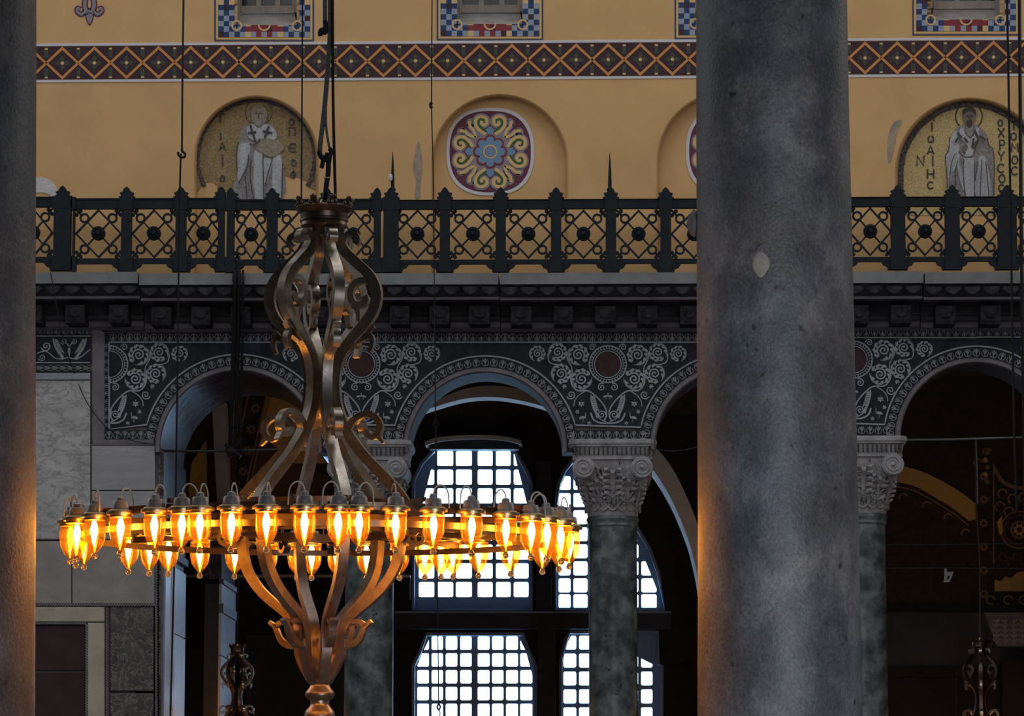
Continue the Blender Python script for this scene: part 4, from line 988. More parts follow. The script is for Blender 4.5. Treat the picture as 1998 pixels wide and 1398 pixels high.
# ------------------------------------------------------------------ mosaics and roundels in the niches
MY = TY+.18
GL = {'I': [[(0,0),(0,1)]], 'O': [[(.5*math.cos(a)*.8, .5+.5*math.sin(a)*.9) for a in [2*math.pi*i/14 for i in range(15)]]], 'A': [[(-.45,1),(0,0),(.45,1)],[(-.3,.72),(.3,.72)]],
      'N': [[(-.4,1),(-.4,0),(.4,1),(.4,0)]], 'H': [[(-.4,0),(-.4,1)],[(.4,0),(.4,1)],[(-.4,.5),(.4,.5)]], 'C': [arc(0,.5,.45,40,320,12)],
      'X': [[(-.4,0),(.4,1)],[(.4,0),(-.4,1)]], 'P': [[(-.25,1),(-.25,0),(.2,.05),(.3,.27),(.2,.5),(-.25,.53)]], 'Y': [[(-.4,0),(0,.5),(.4,0)],[(0,.5),(0,1)]],
      'T': [[(-.4,0),(.4,0)],[(0,0),(0,1)]], 'M': [[(-.45,1),(-.38,0),(0,.6),(.38,0),(.45,1)]], 'E': [arc(0,.5,.45,40,320,12),[(-.4,.5),(.3,.5)]],
      'W': [[(-.15,0),(-.45,.25),(-.42,.8),(-.15,1),(0,.75),(.15,1),(.42,.8),(.45,.25),(.15,0)]], 'F': [arc(0,.45,.4,0,360,14),[(0,-.1),(0,1.05)]], 'P2': [[(-.4,1),(-.4,0),(.4,0),(.4,1)]], 'G': [[(-.3,1),(-.3,0),(.3,0)]]}
def letters(mb, items, mi, Y, ww=2.6):
    for ch, x, y, h in items:
        for st in GL[ch]: mb.ribbon([(x+a*h*.85, y+b*h) for a, b in st], ww, Y, .01, mi)
def LT(m):
    for ch_, x, y, h, ww in LTI:
        mb = MB(); letters(mb, [(ch_, x, y, h)], 0, MY-.012, ww); obj('letter', mb, M[m], root)
# right mosaic
mr = MB(); NX, NYc, NR = niches['mosaic_right']
root = thing('saint_mosaic', at(1893, 385, MY), 'gold mosaic of a haloed standing figure in white, Greek letters, at the right', 'mosaic')
ax = [(NX+(NR-7)*math.cos(a), NYc-(NR-8)*math.sin(a)) for a in [math.pi*i/40 for i in range(41)]]
obj('gold_ground', MB().plate([(NX+NR-7, 420)]+ax+[(NX-NR+7, 420)], MY, .03), M['gold_mos'], root)
rnd = random.Random(4)
bdm = MB(); bdm.ribbon([(NX-NR+12, 420)]+[(NX-(NR-13)*math.cos(a)+rnd.uniform(-.8,.8), NYc-(NR-14)*math.sin(a)+rnd.uniform(-.8,.8)) for a in [math.pi*i/60 for i in range(61)]]+[(NX+NR-12, 420)], [11]*63, MY-.012, .014); obj('dark_border', bdm, M['mos_dark'], root)
# figure, pixel coordinates via the zoom frame
Z4 = lambda pts: [(1730+x/6.354, 180+y/6.354) for x, y in pts]
def fig(root, spec, Y0):
    for i, (nm, pts, m, k) in enumerate(spec):
        mb = MB()
        if k == 'p': mb.plate(pts, Y0-.006-.0025*i, .012)
        else: mb.ribbon(pts, k, Y0-.006-.0025*i, .012)
        obj(nm, mb, M[m], root)
halo = arc(1730+1020/6.354, 180+300/6.354, 26, 0, 350, 36)
S4 = [('halo', halo, 'gold_mos', 'p'), ('halo_ring', halo+[halo[0]], 'ink', 2.6),
 ('cloak', Z4(cr([(960,400),(860,450),(790,560),(760,720),(720,800),(740,950),(760,1190),(900,1260),(1000,1290),(1290,1290),(1330,1150),(1330,780),(1260,640),(1250,560),(1190,460),(1080,400)], 3, True)), 'robe2', 'p'),
 ('sleeve', Z4(cr([(850,470),(790,580),(775,720),(850,740),(900,720),(880,560)], 3, True)), 'robe', 'p'),
 ('robe_fold', Z4(cr([(740,760),(880,730),(900,860),(820,1000),(780,1190),(755,1190),(740,980)], 3, True)), 'robe', 'p'),
 ('robe_fold', Z4(cr([(960,800),(1050,810),(1085,880),(1080,1290),(990,1290),(955,1000)], 3, True)), 'robe', 'p'),
 ('robe_fold', Z4(cr([(1140,830),(1190,790),(1240,860),(1300,1290),(1110,1290),(1100,1050)], 3, True)), 'robe', 'p'),
 ('robe_fold', Z4(cr([(890,870),(930,960),(965,1200),(940,1200),(880,960)], 3, True)), 'robe', 'p'),
 ('stole', Z4([(905,460),(945,440),(975,520),(1035,580),(1090,520),(1110,440),(1150,450),(1140,560),(1060,660),(1060,720),(1000,720),(1000,660),(900,560)]), 'robe', 'p'),
 ('book', Z4([(985,710),(1090,700),(1060,790),(970,800)]), 'robe', 'p'), ('hand', Z4(cr([(940,690),(985,650),(1010,690),(960,750)], 3, True)), 'skin', 'p'),
 ('neck', Z4([(985,380),(1070,380),(1075,520),(1030,560),(980,500)]), 'robe2', 'p'),
 ('head', Z4(cr([(1025,190),(1090,230),(1105,310),(1070,400),(1025,430),(980,400),(950,320),(960,230)], 4, True)), 'skin', 'p'),
 ('hair', Z4(cr([(945,300),(945,220),(1025,185),(1100,220),(1108,300),(1085,260),(1025,235),(970,255)], 3, True)), 'ink', 'p'),
 ('beard', Z4(cr([(990,360),(1025,345),(1065,360),(1050,420),(1025,440),(1000,420)], 3, True)), 'ink', 'p'),
 ('eye', Z4([(985,288),(1015,284),(1013,294),(987,297)]), 'ink', 'p'), ('eye', Z4([(1040,284),(1072,288),(1070,297),(1042,294)]), 'ink', 'p'),
 ('nose', Z4([(1028,290),(1024,330),(1036,332)]), 'ink', 1.4)]
for a, b in (((880,500),(930,560)), ((850,620),(890,560)), ((960,560),(1010,620)), ((1090,470),(1130,560)), ((1150,540),(1230,590)), ((1080,570),(1060,680)), ((1140,590),(1090,700))): S4.append(('stole_band', Z4([a, b]), 'ink', 3.4))
for l in ([(780,560),(770,720),(730,800),(745,980),(760,1190)], [(850,760),(800,900),(775,1180)], [(880,850),(850,1000),(860,1180)], [(1090,880),(1090,1290)], [(1180,830),(1160,1290)], [(1230,860),(1270,1290)], [(960,830),(950,1000),(970,1280)], [(1250,560),(1270,660),(1330,760),(1330,1280)], [(900,740),(960,800),(1050,810)], [(1130,860),(1100,1100)]): S4.append(('robe_line', Z4(cr(l, 4)), 'ink', 1.5))
fig(root, S4, MY)
lt = MB(); z4 = lambda x, y: (1730+x/6.354, 180+y/6.354)
L4 = [('I',562,375,17),('W',548,540,13),('A',545,660,17),('N',420,785,20),('I',573,785,21),('H',545,955,18),('C',545,1105,15),('O',1410,340,13),('X',1420,445,18),('P',1430,590,20),('Y',1420,735,18),('C',1420,885,18),('O',1430,1015,17),('C',1425,1140,14),('T',1575,370,15),('O',1575,500,15),('M',1590,630,17),('O',1590,785,17),('C',1590,920,17)]
LTI = [(c, *z4(x, y), h, 2.6) for c, x, y, h in L4]+[('I', *z4(540, 335), 3, 3), ('I', *z4(590, 335), 3, 3)]
LT('ink')
# left mosaic
NX, NYc, NR = niches['mosaic_left']
root = thing('saint_mosaic', at(500, 385, MY), 'worn dull mosaic of a standing figure in grey robes, left of the chandelier rope', 'mosaic')
Z1 = lambda pts: [(360+x/6.079, 170+y/6.079) for x, y in pts]
gl = Z1([(100,1000),(140,780),(190,650),(300,460),(480,290),(640,200),(860,165),(1080,190),(1290,330),(1420,480),(1530,660),(1570,850),(1600,1040),(1610,1180),(1560,1220),(1480,1190),(1460,1120),(1390,1090),(1330,1060),(1290,1090),(1230,1060),(1180,1040),(1160,1330),(620,1330),(600,1200),(520,1260),(410,1180),(330,1120),(250,1130),(190,1190),(150,1250),(110,1180)])
obj('gold_ground', MB().plate(gl, MY, .03), M['gold_mos_dull'], root)
bl = [(NX+(NR-9)*math.cos(a)+rnd.uniform(-1,1), NYc-(NR-8)*math.sin(a)+rnd.uniform(-1,1)) for a in [R(-28)+R(236)*i/60 for i in range(61)]]
obj('dark_border', MB().ribbon(bl, [8]*20+[11]*21+[7]*20, MY-.012, .014), M['mos_dark'], root)
halo = arc(360+880/6.079, 170+300/6.079, 26, 0, 350, 36)
S1 = [('halo_ring', halo+[halo[0]], 'mos_dark', 1.6),
 ('cloak', Z1(cr([(790,430),(690,480),(640,640),(620,780),(620,1060),(570,1200),(620,1330),(1160,1330),(1170,900),(1130,700),(1080,520),(980,430)], 3, True)), 'robe2', 'p'),
 ('robe_fold', Z1(cr([(630,700),(770,670),(760,820),(700,1000),(640,1120),(625,900)], 3, True)), 'robe', 'p'), ('robe_fold', Z1(cr([(830,760),(930,790),(930,1330),(810,1330),(820,1000)], 3, True)), 'robe', 'p'),
 ('robe_fold', Z1(cr([(1050,830),(1140,810),(1160,1000),(1150,1330),(1050,1330),(1040,1000)], 3, True)), 'robe', 'p'), ('robe_fold', Z1(cr([(940,860),(1040,900),(960,1180),(940,1200)], 3, True)), 'robe', 'p'),
 ('robe_fold', Z1(cr([(730,1200),(790,1100),(830,1330),(630,1330),(660,1250)], 3, True)), 'robe2', 'p'),
 ('stole', Z1(cr([(770,450),(960,440),(1070,500),(1090,610),(960,640),(820,640),(740,560)], 3, True)), 'robe', 'p'),
 ('book', Z1(cr([(840,720),(920,610),(1110,640),(1180,720),(1110,800),(1010,830),(900,770)], 3, True)), 'worn', 'p'),
 ('head', Z1(cr([(880,210),(960,250),(980,340),(950,430),(880,480),(820,430),(790,340),(810,250)], 4, True)), 'worn', 'p'),
 ('eye', Z1([(830,310),(865,305),(865,318),(832,320)]), 'mos_dark', 'p'), ('eye', Z1([(895,305),(930,310),(928,320),(896,318)]), 'mos_dark', 'p'), ('nose', Z1([(880,315),(876,355),(888,358)]), 'mos_dark', 1.2), ('beard', Z1(cr([(840,390),(880,375),(925,390),(910,450),(880,470),(850,450)], 3, True)), 'robe2', 'p')]
for a, b in (((780,450),(840,640)), ((750,545),(850,530)), ((1000,460),(950,600)), ((930,520),(1040,545))): S1.append(('cross_bar', Z1([a, b]), 'ink', 3.6))
for l in ([(640,650),(620,780),(625,1000)], [(770,680),(830,680),(900,610)], [(760,800),(740,960),(640,1140)], [(790,860),(780,1060),(820,1330)], [(1050,830),(990,1030),(950,1180)], [(930,800),(940,1330)], [(1165,900),(1150,1330)], [(720,1050),(740,1330)]): S1.append(('robe_line', Z1(cr(l, 4)), 'ink', 1.8))
fig(root, S1, MY)
lt = MB(); z1 = lambda x, y: (360+x/6.079, 170+y/6.079)
LTI = [(c, *z1(x, y), h, 2.8) for c, x, y, h in [('O',1270,375,13),('P2',1275,480,16),('E',1285,660,19),('O',1295,860,13),('F',1290,1000,13),('G',450,320,16),('I',430,540,14),('A',450,650,16),('I',450,800,22),('O',450,1050,11)]]
LT('mos_dark')
obj('bare_patch', MB().plate(Z1(cr([(420,1190),(520,1240),(600,1190),(610,1330),(400,1330)], 3, True)), MY-.003, .012), M['gold_mos_dull'], root)
obj('dark_patch', MB().plate(Z1([(395,1180),(470,1230),(480,1330),(395,1330)]), MY-.006, .012), M['ink'], root)  # flat dark plate at the lower edge of the mosaic
obj('dark_patch', MB().plate(Z1([(560,1230),(610,1190),(612,1330),(545,1330)]), MY-.006, .012), M['ink'], root)

# painted roundels
def roundel(cx, cy, label):
    root = thing('painted_roundel', at(cx, cy, MY), label, 'roundel')
    def SE(r, n=2.5, k=56, dr=0): return [(cx+r*math.copysign(abs(math.cos(a))**(2/n), math.cos(a))*.985, cy+r*math.copysign(abs(math.sin(a))**(2/n), math.sin(a))*.985) for a in [2*math.pi*i/k for i in range(k)]]
    S = 6.658
    def G(pts, q, mir=False):
        c_, s_ = [(1,0),(0,1),(-1,0),(0,-1)][q]; out_ = []
        for x, y in pts:
            if mir: x = -x
            out_.append((cx+(c_*x-s_*y)/S, cy+(s_*x+c_*y)/S))
        return out_
    Y = MY
    obj('white_rim', MB().plate(SE(87), Y-.004, .012), M['white_paint'], root); obj('dark_field', MB().plate(SE(80.5), Y-.007, .012), M['maroon'], root)
    gm, tn, gn, bl_, mr_ = MB(), MB(), MB(), MB(), MB()
    gm.plate(arc(cx, cy, 45, 0, 350, 36), Y-.009, .01)
    H = cr([(60,-225), (125,-265), (180,-325), (192,-395), (160,-445), (100,-455), (50,-425), (45,-375), (80,-345), (115,-365), (105,-400)], 4)
    Hg = cr([(25,-255), (90,-285), (135,-335), (145,-385), (115,-420), (72,-412)], 4)
    Vl = cr([(185,-185), (215,-275), (262,-330), (272,-400)], 4)
    for q in range(4):
        for mir in (False, True):
            gm.ribbon(G(H, q, mir), 13, Y-.0095, .01); 
            tn.ribbon(G(H, q, mir), 6.2, Y-.014, .01)
            gn.ribbon(G(Hg, q, mir), [4, 8], Y-.012, .01)
            v = Vl if not mir else [(-y, -x) for x, y in Vl]
            gm.ribbon(G(v, q), 11, Y-.0095, .01); tn.ribbon(G(v, q), [5, 6.5], Y-.014, .01)
            gm.plate(arc(*G([(255 if not mir else 375, -375 if not mir else -255)], q)[0], 9, 0, 330, 12), Y-.0095, .01)
        bl_.plate(G(cr([(0,-330), (45,-290), (40,-240), (0,-215), (-40,-240), (-45,-290)], 3, True), q), Y-.0135, .01)
    for k in range(8):
        a = k*math.pi/4; d = 150/S
        mr_.plate(arc(cx+d*math.cos(a), cy+d*math.sin(a), 73/S, 0, 340, 18), Y-.016, .01); bl_.plate(arc(cx+(d-1)*math.cos(a), cy+(d-1)*math.sin(a), 54/S, 0, 340, 16), Y-.0195, .01)
    mr_.plate(arc(cx, cy, 150/S, 0, 345, 24), Y-.0165, .01); bl_.plate(arc(cx, cy, 140/S, 0, 345, 24), Y-.0205, .01)
    tn.plate(arc(cx, cy, 90/S, 0, 345, 24), Y-.0225, .01); mr_.plate(arc(cx, cy, 72/S, 0, 345, 24), Y-.0235, .01); bl_.plate(arc(cx, cy, 66/S, 0, 345, 24), Y-.0245, .01)
    for n_, b_, m_ in (('grey_halo', gm, 'grey_paint'), ('tan_scrolls', tn, 'tan'), ('green_leaves', gn, 'green'), ('blue_petals', bl_, 'blue'), ('red_outline', mr_, 'red')): obj(n_, b_, M[m_], root)
roundel(956.5, 296, 'painted maroon roundel with white rim and blue flower, wholly visible in its niche')
roundel(1424, 295, 'painted maroon roundel with white rim, only its left edge showing beside the big column')

# iron spikes standing behind the railing
for (x, y0, lab, bulb) in ((766, 296, 'thin dark iron spike with a white bulb, by the chandelier crown', True), (1190, 298, 'thin dark iron spike standing between roundel and big column', False)):
    a, b = at(x, 372, -.3), at(x, y0, -.3); t = thing('iron_spike', a, lab, 'spike')
    k = mpp(x, 340, -.3); h = (b-a).length
    obj('spike', MB().lathe([(3.2*k, 0), (3.6*k, h*.2), (3.0*k, h*.45), (1.6*k, h*.8), (.4*k, h)], a, 10), M['iron'], t, 50)
    obj('collar', MB().lathe([(4*k, -.02), (6*k, 0), (6*k, .02), (4*k, .04)], a, 12), M['iron'], t, 40)
    obj('foot', MB().tube([a, (a.x, a.y, at(x, 533, -.3).z)], .02, 8), M['iron'], t)
    if bulb: obj('bulb', MB().sphere(at(x-4, 347, -.33), .035, 10, 8, 0, (.8, .8, 1.5)), M['loss'], t, 60)

# ------------------------------------------------------------------ cables, hooks, tie rods
def cable(name, pts, Y, r, label, m='cable', n=5, parts=(), seg=6):
    pp = [at(x, y, Y) for x, y in pts]
    t = thing(name, pp[-1], label, 'cable'); obj(name.split('_')[-1] if False else 'line', MB().tube(cr([tuple(p) for p in pp], n), r, seg), M[m], t, 60)
    for nm, pts2, r2 in parts: obj(nm, MB().tube(cr([tuple(at(x, y, Y)) for x, y in pts2], 4), r2, 6), M[m], t, 60)
    return t
CY = -16
cable('hanging_cable', [(358,-60),(358,0),(356,150),(355,293)], CY, .010, 'black hanging cable ending in a hook left of the left mosaic', parts=(('hook', [(355,290),(356,296),(361,300),(360,306),(354,307),(348,302),(348,297)], .012),))
cable('hanging_cable', [(353,300),(350,420),(344,900),(340,1100),(332,1420)], CY+.02, .009, 'black cable hung from the hook, dropping behind the lamps to the bottom left')
cable('hanging_cable', [(843,-60),(843,0),(842,203),(845,330),(848,620),(850,822)], CY, .006, 'thin black cable hanging past the left edge of the painted roundel', parts=(('joint', [(842,200),(840,205),(842,211)], .016), ('link', [(850,820),(846,827),(850,835),(855,828),(850,820)], .006)))
cable('hanging_cable', [(850,835),(852,1000),(856,1376)], CY, .006, 'thin cable continuing down across the lattice windows to a small clip', parts=(('clip', [(856,1374),(853,1380),(856,1386),(859,1380),(856,1374)], .009), ('clip_tail', [(855,1386),(859,1392),(857,1400)], .006)))
cable('hanging_cable', [(1964,-60),(1965,0),(1970,300),(1978,800),(1984,1000)], CY, .011, 'black hanging cable crossing the right saint mosaic')
cable('hanging_cable', [(1988,-60),(1989,0),(1992,380),(1996,700),(2004,1200)], CY, .017, 'thick black cable along the extreme right edge')
for pts, lab in (([(300,880),(380,881),(460,880),(560,877),(660,874)], 'black iron tie rod across the left arch'), ([(1750,859),(1850,858),(1950,855),(2080,852)], 'pale dusty tie rod across the right arch'), ([(1100,866),(800,868)][::-1], None)):
    if lab:
        pp = [at(x, y, .45) for x, y in pts]; o = obj('tie_rod', MB().tube(pp, .018 if 'black' in lab else .014, 8), M['iron2'] if 'black' in lab else M['archiv'], origin=pp[0]); tag(o, lab, 'rod')
for pts, Y, lab in (([(1700,1064),(1850,1063),(2060,1060)], 4.0, 'thin rail high across the right bay, upper of two'), ([(1700,1109),(1850,1109),(2060,1111)], 4.0, 'thin rail across the right bay, just above the white fitting'), ([(1283,878),(1310,881),(1340,878),(1362,872)], 1.2, 'slack thin wire beside the middle capital'), ([(1904,856),(1906,900),(1908,985)], .45, 'short thin wire dangling in the right arch')):
    pp = [at(x, y, Y) for x, y in pts]; o = obj('thin_rail' if 'rail' in lab else 'thin_wire', MB().tube(pp, .008, 6), M['rope'], origin=pp[0]); tag(o, lab, 'rail' if 'rail' in lab else 'wire')
# conduit bundle down the cornice to the tie rod
for k, (x0, x1, r) in enumerate(((458, 449, .03), (466, 459, .026), (474, 468, .018))):
    pp = [at(x0, 528, -.84), at(x0, 560, -.84), at(x0-1, 640, -.5), at((x0+x1)/2, 760, -.1), at(x1, 882, .40)]
    o = obj('conduit', MB().tube(cr([tuple(p) for p in pp], 5), r, 8), M['cable'], origin=pp[-1], smooth=60)
    tag(o, ('thick black conduit running down the cornice, left of three', 'middle black conduit of the three running down to the tie rod', 'thinnest black conduit of the three, nearest the chandelier')[k], 'conduit')
o = obj('cable_knot', MB().sphere(at(453, 880, .35), .075, 10, 7, 0, (1.3, .8, .9)).tube([at(440, 868, .35), at(470, 892, .3)], .03, 6).tube([at(445, 892, .35), at(464, 866, .3)], .03, 6), M['cable'], origin=at(453, 880, .35), smooth=60); tag(o, 'black knot of cable tied on the rod of the left arch', 'knot')
pp = [at(x, y, -.09 if y > 640 else -.84) for x, y in ((98,531),(104,560),(118,640),(140,715),(172,790),(215,840),(258,860),(302,868))]
o = obj('wall_wire', MB().tube(cr([tuple(p) for p in pp], 4), .006, 5), M['cable'], origin=pp[-1]); tag(o, 'thin wire sagging over the frieze and marble by the left column', 'wire')
tg = MB(); tg.plate([[(1843,1109),(1847,1109),(1848,1117),(1861,1116),(1858,1124),(1853,1136),(1841,1137),(1843,1128)], [(1849,1124),(1854,1124),(1851,1131),(1847,1131)]], 4.0, .03, back=True)
o = obj('white_fitting', tg, M['tagm'], origin=at(1850, 1110, 3.9)); tag(o, 'small white metal fitting hanging in the dark right bay', 'fitting')
o = obj('grey_fitting', MB().plate(rect(1712, 1190, 1727, 1207), .45, .06, back=True), M['archiv'], origin=at(1722, 1207, .45)); tag(o, 'small grey box beside the edge of the far right column', 'fitting')
# ------------------------------------------------------------------ chandeliers
CHY = -46.5+22.8
AX, AYP = 622.0, 1024.0
KC = mpp(AX, AYP, CHY)
zz_ = lambda y: (AYP-y)*KC*1.006
def RZ(pts): return [(r*KC, zz_(y)) for r, y in pts]
arm_up = cr(RZ([(33,446),(34,468),(44,490),(66,512),(92,537),(106,562),(108,588),(99,614),(80,640),(59,664),(38,692),(28,722),(26,758),(30,792),(40,822),(57,855),(86,893),(122,930),(152,962),(170,988)]), 5)
arm_lo = cr(RZ([(166,995),(160,1040),(157,1075),(148,1110),(126,1145),(98,1172),(72,1193),(54,1212),(45,1235),(43,1260),(40,1280),(30,1303),(15,1328)]), 5)
def bar_me(name, pts, w, t, m, w1=None): return MB().sweep(pts, w, t, 0, w1).mesh(name, m, None, 35)
def make_protos(up, lo, sc):
    P = {}
    P['arm'] = bar_me('upper_arm', arm_up, 20*KC, 20*KC, up)
    P['scrolls'] = [bar_me('scroll', cr(RZ(p), 5), w*KC, 17*KC, sc, w1*KC) for p, w, w1 in (
        ([(40,486),(41,470),(46,459),(56,454),(66,459),(69,468),(64,476)], 9, 12),
        ([(104,563),(94,552),(80,548),(66,553),(57,567),(57,583),(66,595),(79,596),(86,588),(84,579)], 11, 13),
        ([(52,848),(57,832),(70,818),(90,811),(108,818),(117,834),(113,849),(102,856),(91,850),(90,842)], 13, 11))]
    P['tails'] = [bar_me('scroll_leaf', cr(RZ(p), 5), w*KC, 15*KC, sc, w1*KC) for p, w, w1 in (
        ([(62,597),(70,606),(72,620),(74,630)], 13, 4), ([(66,668),(84,660),(95,657),(100,668),(98,680),(94,688)], 13, 7), ([(86,662),(94,648),(104,640)], 10, 5),
        ([(110,850),(116,858),(124,868)], 12, 4))]
    P['low'] = bar_me('lower_arm', arm_lo, 20*KC, 20*KC, lo, 14*KC)
    P['lows'] = [bar_me('leaf', cr(RZ(p), 5), w*KC, 16*KC, lo, w1*KC) for p, w, w1 in (
        ([(46,1252),(60,1258),(76,1250),(84,1236),(90,1222),(102,1212)], 15, 7), ([(90,1222),(80,1214),(66,1213),(58,1222)], 10, 8), ([(60,1218),(64,1234),(60,1250)], 8, 8))]
    return P
lamp_cap = MB(); k = KC
lamp_cap.lathe([(.001,-5*k),(20*k,-5*k),(20.5*k,0),(26*k,0),(26.5*k,3*k),(26*k,6*k),(22*k,7.5*k),(21*k,9*k),(.001,9*k)], seg=28)
lamp_cap_me = lamp_cap.mesh('lamp', M['brass'], None, 35)
hd_ = MB().lathe([(17*k,8*k),(16*k,12*k),(15*k,22*k),(13*k,25*k),(8*k,26*k),(7*k,32*k),(4*k,34*k),(.001,34*k)], seg=20); hd_me = hd_.mesh('socket', M['capgrey'], None, 35)
gl_ = MB().lathe([(20.3*k,-3*k),(20.8*k,-20*k),(20.4*k,-32*k),(18.6*k,-43*k),(15*k,-52*k),(10*k,-59*k),(5.5*k,-64*k),(3.4*k,-67*k)], seg=24, cap=False); gl_me = gl_.mesh('lamp_glass', M['amber'], None, 60)
fi_ = MB().sphere((0,0,-73*k), 6.2*k, 12, 8).lathe([(3.4*k,-66*k),(4.5*k,-68*k)], seg=12); fi_me = fi_.mesh('glass_drop', M['drop'], None, 60)
bu_ = MB().lathe([(.5*k,-6*k),(4*k,-8*k),(6.6*k,-19*k),(7*k,-26*k),(5*k,-37*k),(2.4*k,-48*k),(.5*k,-54*k)], seg=12); bu_me = bu_.mesh('bulb', M['bulb'], None, 60)
wi_ = MB().tube(cr([(0,0,30*k),(2*k,0,42*k),(10*k,0,50*k),(20*k,0,48*k),(28*k,0,36*k),(30*k,0,8*k)], 5), 1.5*k, 6); wi_me = wi_.mesh('lamp_wire', M['wire'], None, 60)
def loc_inst(name, me, parent, loc=(0,0,0), rz=0.0, scale=1.0):
    o = bpy.data.objects.new(name, me); COL.objects.link(o); o.parent = parent; o.location = loc; o.rotation_euler = (0,0,rz); o.scale = (scale,)*3 if not isinstance(scale, tuple) else scale; return o
def lobj(name, mb, m, parent, sm=40):
    o = bpy.data.objects.new(name, mb.mesh(name, m, None, sm)); COL.objects.link(o); o.parent = parent; return o
def DZ(x, y): return -math.tan(R(.1))*x+math.tan(R(1.06))*y-6*KC
def make_chandelier(label, nl, mats, arm0=-100):
    up, lo, sc, ring = mats
    t = thing('chandelier', (0,0,0), label, 'chandelier', None)
    P = make_protos(up, lo, sc)
    # crown
    cw = MB().lathe([(.001,zz_(446)),(38*k,zz_(446)),(44*k,zz_(441)),(46*k,zz_(438)),(45*k,zz_(431)),(48*k,zz_(429)),(48*k,zz_(426)),(46*k,zz_(424)),(47*k,zz_(414)),(55*k,zz_(407)),(57*k,zz_(403)),(55*k,zz_(400)),(50*k,zz_(402)),(30*k,zz_(406)),(.001,zz_(406))], seg=40)
    crown = lobj('crown', cw, M['bronze_dark'], t)
    lf = MB(); s = 13*k
    lf.sweep([(0,0),(-.15*s,.5*s),(.12*s,1.0*s),(.5*s,1.45*s)], .16*s, 1.0*s); lf.sphere((.1*s,.55*s,.55*s), .32*s, 8, 6); lf.sphere((.1*s,-.55*s,.55*s), .32*s, 8, 6); lf.sphere((.5*s,0,1.45*s), .25*s, 8, 6)
    lfme = lf.mesh('crown_leaf', M['bronze_dark'], None, 50)
    for i in range(9):
        a = 2*math.pi*(i+.3)/9; loc_inst('crown_leaf', lfme, crown, (52*k*math.cos(a), 52*k*math.sin(a), zz_(404)), a)
    lobj('hanger', MB().lathe([(7*k,zz_(385)),(9*k,zz_(392)),(9*k,zz_(404))], seg=12), M['brass'], crown); lobj('hanger_pin', MB().lathe([(8*k,zz_(446)),(8*k,zz_(456)),(5*k,zz_(458)),(5*k,zz_(466))], seg=12), M['brass'], crown)
    for i in range(6):
        ps = R(arm0+60*i-90)
        a = loc_inst('upper_arm', P['arm'], t, (0,0,0), ps)
        for m_ in P['scrolls']: loc_inst('scroll', m_, a)
        for m_ in P['tails']: loc_inst('scroll_leaf', m_, a)
        b = loc_inst('lower_arm', P['low'], t, (0,0,0), ps)
        for m_ in P['lows']: loc_inst('leaf', m_, b)
    # hubs
    def band(name, r0, r1, y0, y1, m): 
        return lobj(name, MB().loft([[Vector((r*math.cos(2*math.pi*q/96), r*math.sin(2*math.pi*q/96), z+(DZ(r*math.cos(2*math.pi*q/96), r*math.sin(2*math.pi*q/96)) if r1 > 200 else 0))) for q in range(96)] for r, z in ((r0*k,zz_(y0)),(r1*k,zz_(y0)),(r1*k,zz_(y1)),(r0*k,zz_(y1)),(r0*k,zz_(y0)))]), m, t, 30)
    band('hub_ring', 146, 166, 984, 994, ring); band('hub_ring', 150, 164, 1030, 1046, ring)
    st = MB().lathe([(.001,zz_(1322)),(20*k,zz_(1324)),(21.5*k,zz_(1328)),(21*k,zz_(1332)),(19*k,zz_(1334)),(20*k,zz_(1338)),(27*k,zz_(1347)),(29*k,zz_(1352)),(27*k,zz_(1358)),(19*k,zz_(1364)),(18*k,zz_(1370)),(20*k,zz_(1375)),(28*k,zz_(1384)),(30*k,zz_(1394)),(30*k,zz_(1402)),(27*k,zz_(1412)),(16*k,zz_(1424)),(10*k,zz_(1436)),(14*k,zz_(1446)),(10*k,zz_(1456)),(.001,zz_(1460))], seg=36)
    lobj('stem', st, lo, t, 40)
    RR = 485.0
    band('lamp_ring', RR-22, RR-12, 1008, 1022, ring); band('lamp_ring', RR-24, RR-19, 1040, 1052, ring); band('lamp_ring', 318, 330, 1020, 1034, ring)
    sp1 = MB().box((150*k, -5*k, zz_(1040)), ((RR-14)*k, 5*k, zz_(1028))).box((150*k, -4*k, zz_(1018)), ((RR-14)*k, 4*k, zz_(1010))); sp1me = sp1.mesh('spoke', ring)
    brk = bar_me('spoke_scroll', cr([(r*k, z*k) for r, z in ((168,-30),(180,-40),(196,-36),(200,-22),(190,-14),(182,-22))], 5), 7*k, 14*k, ring, 6*k)
    for i in range(12):
        o = loc_inst('spoke', sp1me, t, (0,0,0), R(arm0+30*i-90+8)); loc_inst('spoke_scroll', brk, o)
    near = [-79,-68.8,-56.4,-45.6,-34.5,-27.2,-22.6,-15.2,-7.3,.9,8.1,12.6,20.7,29.4,39.1,49.3,58.4,65.5,75]
    far = [-86,-79,-57.7,-50.5,-44.5,-35.4,-26.1,-17.6,-10.4,-6.8,-.6,6.7,15.1,21.8,26.2,29.6,37.2,48,61.7,72,84]
    lp = [a for a in near]+[180-a for a in far]
    if nl: lp = [360*q/nl+5 for q in range(nl)]
    rnd = random.Random(9)
    for a in lp:
        ps = R(a-90); p_ = (RR*k*math.cos(ps), RR*k*math.sin(ps), zz_(1024)+DZ(RR*k*math.cos(ps), RR*k*math.sin(ps)))
        l = loc_inst('lamp', lamp_cap_me, t, p_, ps)
        loc_inst('socket', hd_me, l); loc_inst('lamp_glass', gl_me, l); loc_inst('glass_drop', fi_me, l); loc_inst('bulb', bu_me, l, (rnd.uniform(-2,2)*k, 0, 0)); loc_inst('lamp_wire', wi_me, l, (0,0,0), rnd.choice((R(80), R(-80), R(60), R(180), R(110))))
    ag = MB()   # arms that carry each lamp flange from the ring
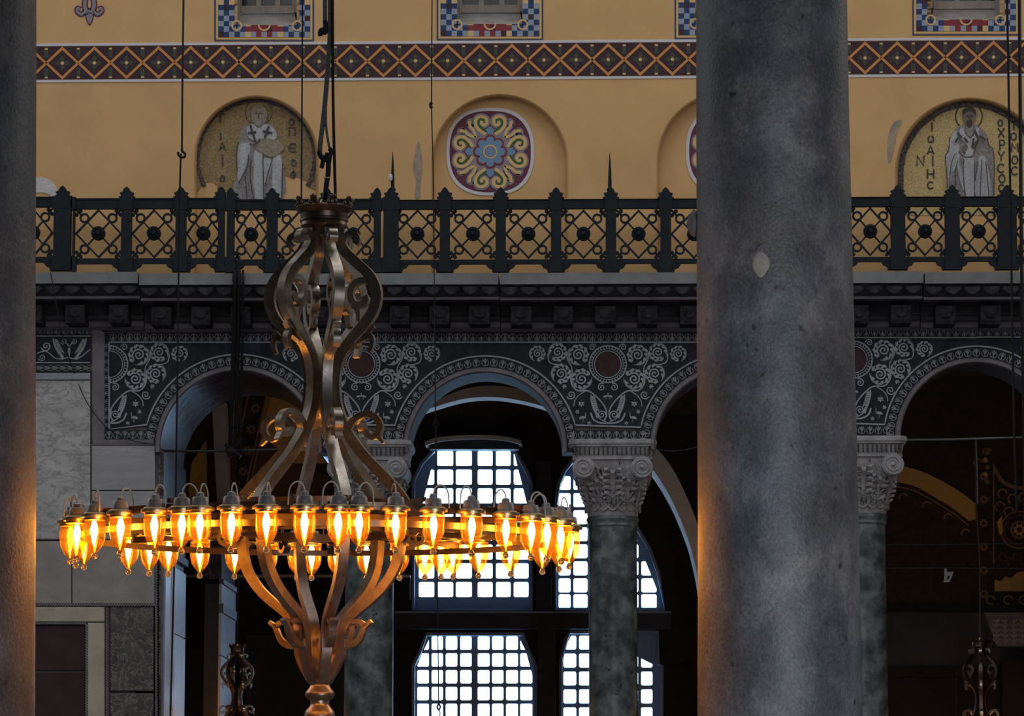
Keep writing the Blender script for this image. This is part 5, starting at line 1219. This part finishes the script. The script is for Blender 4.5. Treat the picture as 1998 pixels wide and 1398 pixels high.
    for a in lp:
        ps = R(a-90); c_, s_ = math.cos(ps), math.sin(ps)
        ag.tube([((RR-14)*k*c_, (RR-14)*k*s_, zz_(1018)+DZ(RR*k*c_, RR*k*s_)), ((RR+2)*k*c_, (RR+2)*k*s_, zz_(1020)+DZ(RR*k*c_, RR*k*s_))], 3.4*k, 6)
    lobj('flange_arms', ag, ring, t)['kind'] = 'stuff'
    return t
ch = make_chandelier('large bronze ring chandelier with lit amber glass lamps, hanging in the nave', 0, (M['bronze'], M['lamplit_bronze'], M['bronze'], M['bronze_dark']))
ch.location = at(AX+5, AYP, CHY); ch.rotation_euler = (0, R(.1), 0)
small = make_chandelier('small dark bronze chandelier against the blue lit pier, bottom left', 28, (M['bronze_dark'], M['bronze_dark'], M['bronze'], M['bronze_dark']), -90)
def place_small(o, px, py, Y, pxscale):
    s = pxscale*mpp(px, py, Y)/KC; o.scale = (s, s, s); q = at(px, py, Y); o.location = (q.x, q.y, q.z-zz_(400)*s)
place_small(small, 463, 1262, 2.9, .28)
s2 = copy_tree(small); s2['label'] = 'small bronze chandelier in the dark bay at the bottom right'; place_small(s2, 1912, 1250, 2.9, .33); s2.rotation_euler = (0, 0, R(25))
cable('chandelier_cable', [(1902,860),(1905,985),(1911,1090),(1912,1180),(1912,1252)], 2.9, .010, 'twisted grey cable holding the small chandelier at the bottom right', 'rope')
cable('chandelier_cable', [(466,884),(464,1100),(463,1264)], 2.9, .010, 'dark cable holding the small chandelier at the bottom left')
# suspension of the big chandelier
HY = CHY
cable('chandelier_cable', [(590,-60),(590,60),(589,250),(588,396)], HY, .006, 'thin black wire running down to the left rim of the chandelier crown')
cable('chandelier_cable', [(648,-60),(649,40),(650,200),(653,330),(655,400)], HY-.02, .011, 'straight black cable right of the knotted rope above the chandelier')
rp_ = thing('suspension_rope', at(636, 390, HY), 'knotted grey rope and hooks carrying the large chandelier', 'rope')
def rt(nm, pts, r, m='rope', dy=0): obj(nm, MB().tube(cr([tuple(at(x, y, HY+dy)) for x, y in pts], 5), r, 8), M[m], rp_, 60)
rt('upper_rope', [(634,-60),(634,0),(634,40),(634,58)], .014); rt('hook', [(634,40),(636,58),(633,64),(628,58),(625,62),(625,70)], .016, 'cable', -.03)
rt('rope_loop', [(643,-60),(644,0),(644,60),(642,100),(636,180),(630,240),(624,292),(628,306),(636,312)], .016)
rt('rope_loop', [(645,58),(643,120),(637,190),(636,240),(641,280),(646,300),(642,314)], .008)
rt('shackle', [(622,296),(626,306),(634,312),(641,308),(646,296),(643,290)], .015, 'cable', -.03); rt('hook', [(634,302),(642,305),(641,318),(640,340),(637,360),(634,392)], .017, 'cable', -.02); rt('hook', [(632,304),(630,316),(627,328)], .015, 'cable', -.02)
rt('pin', [(632,347),(644,347)], .006, 'brass', -.04)
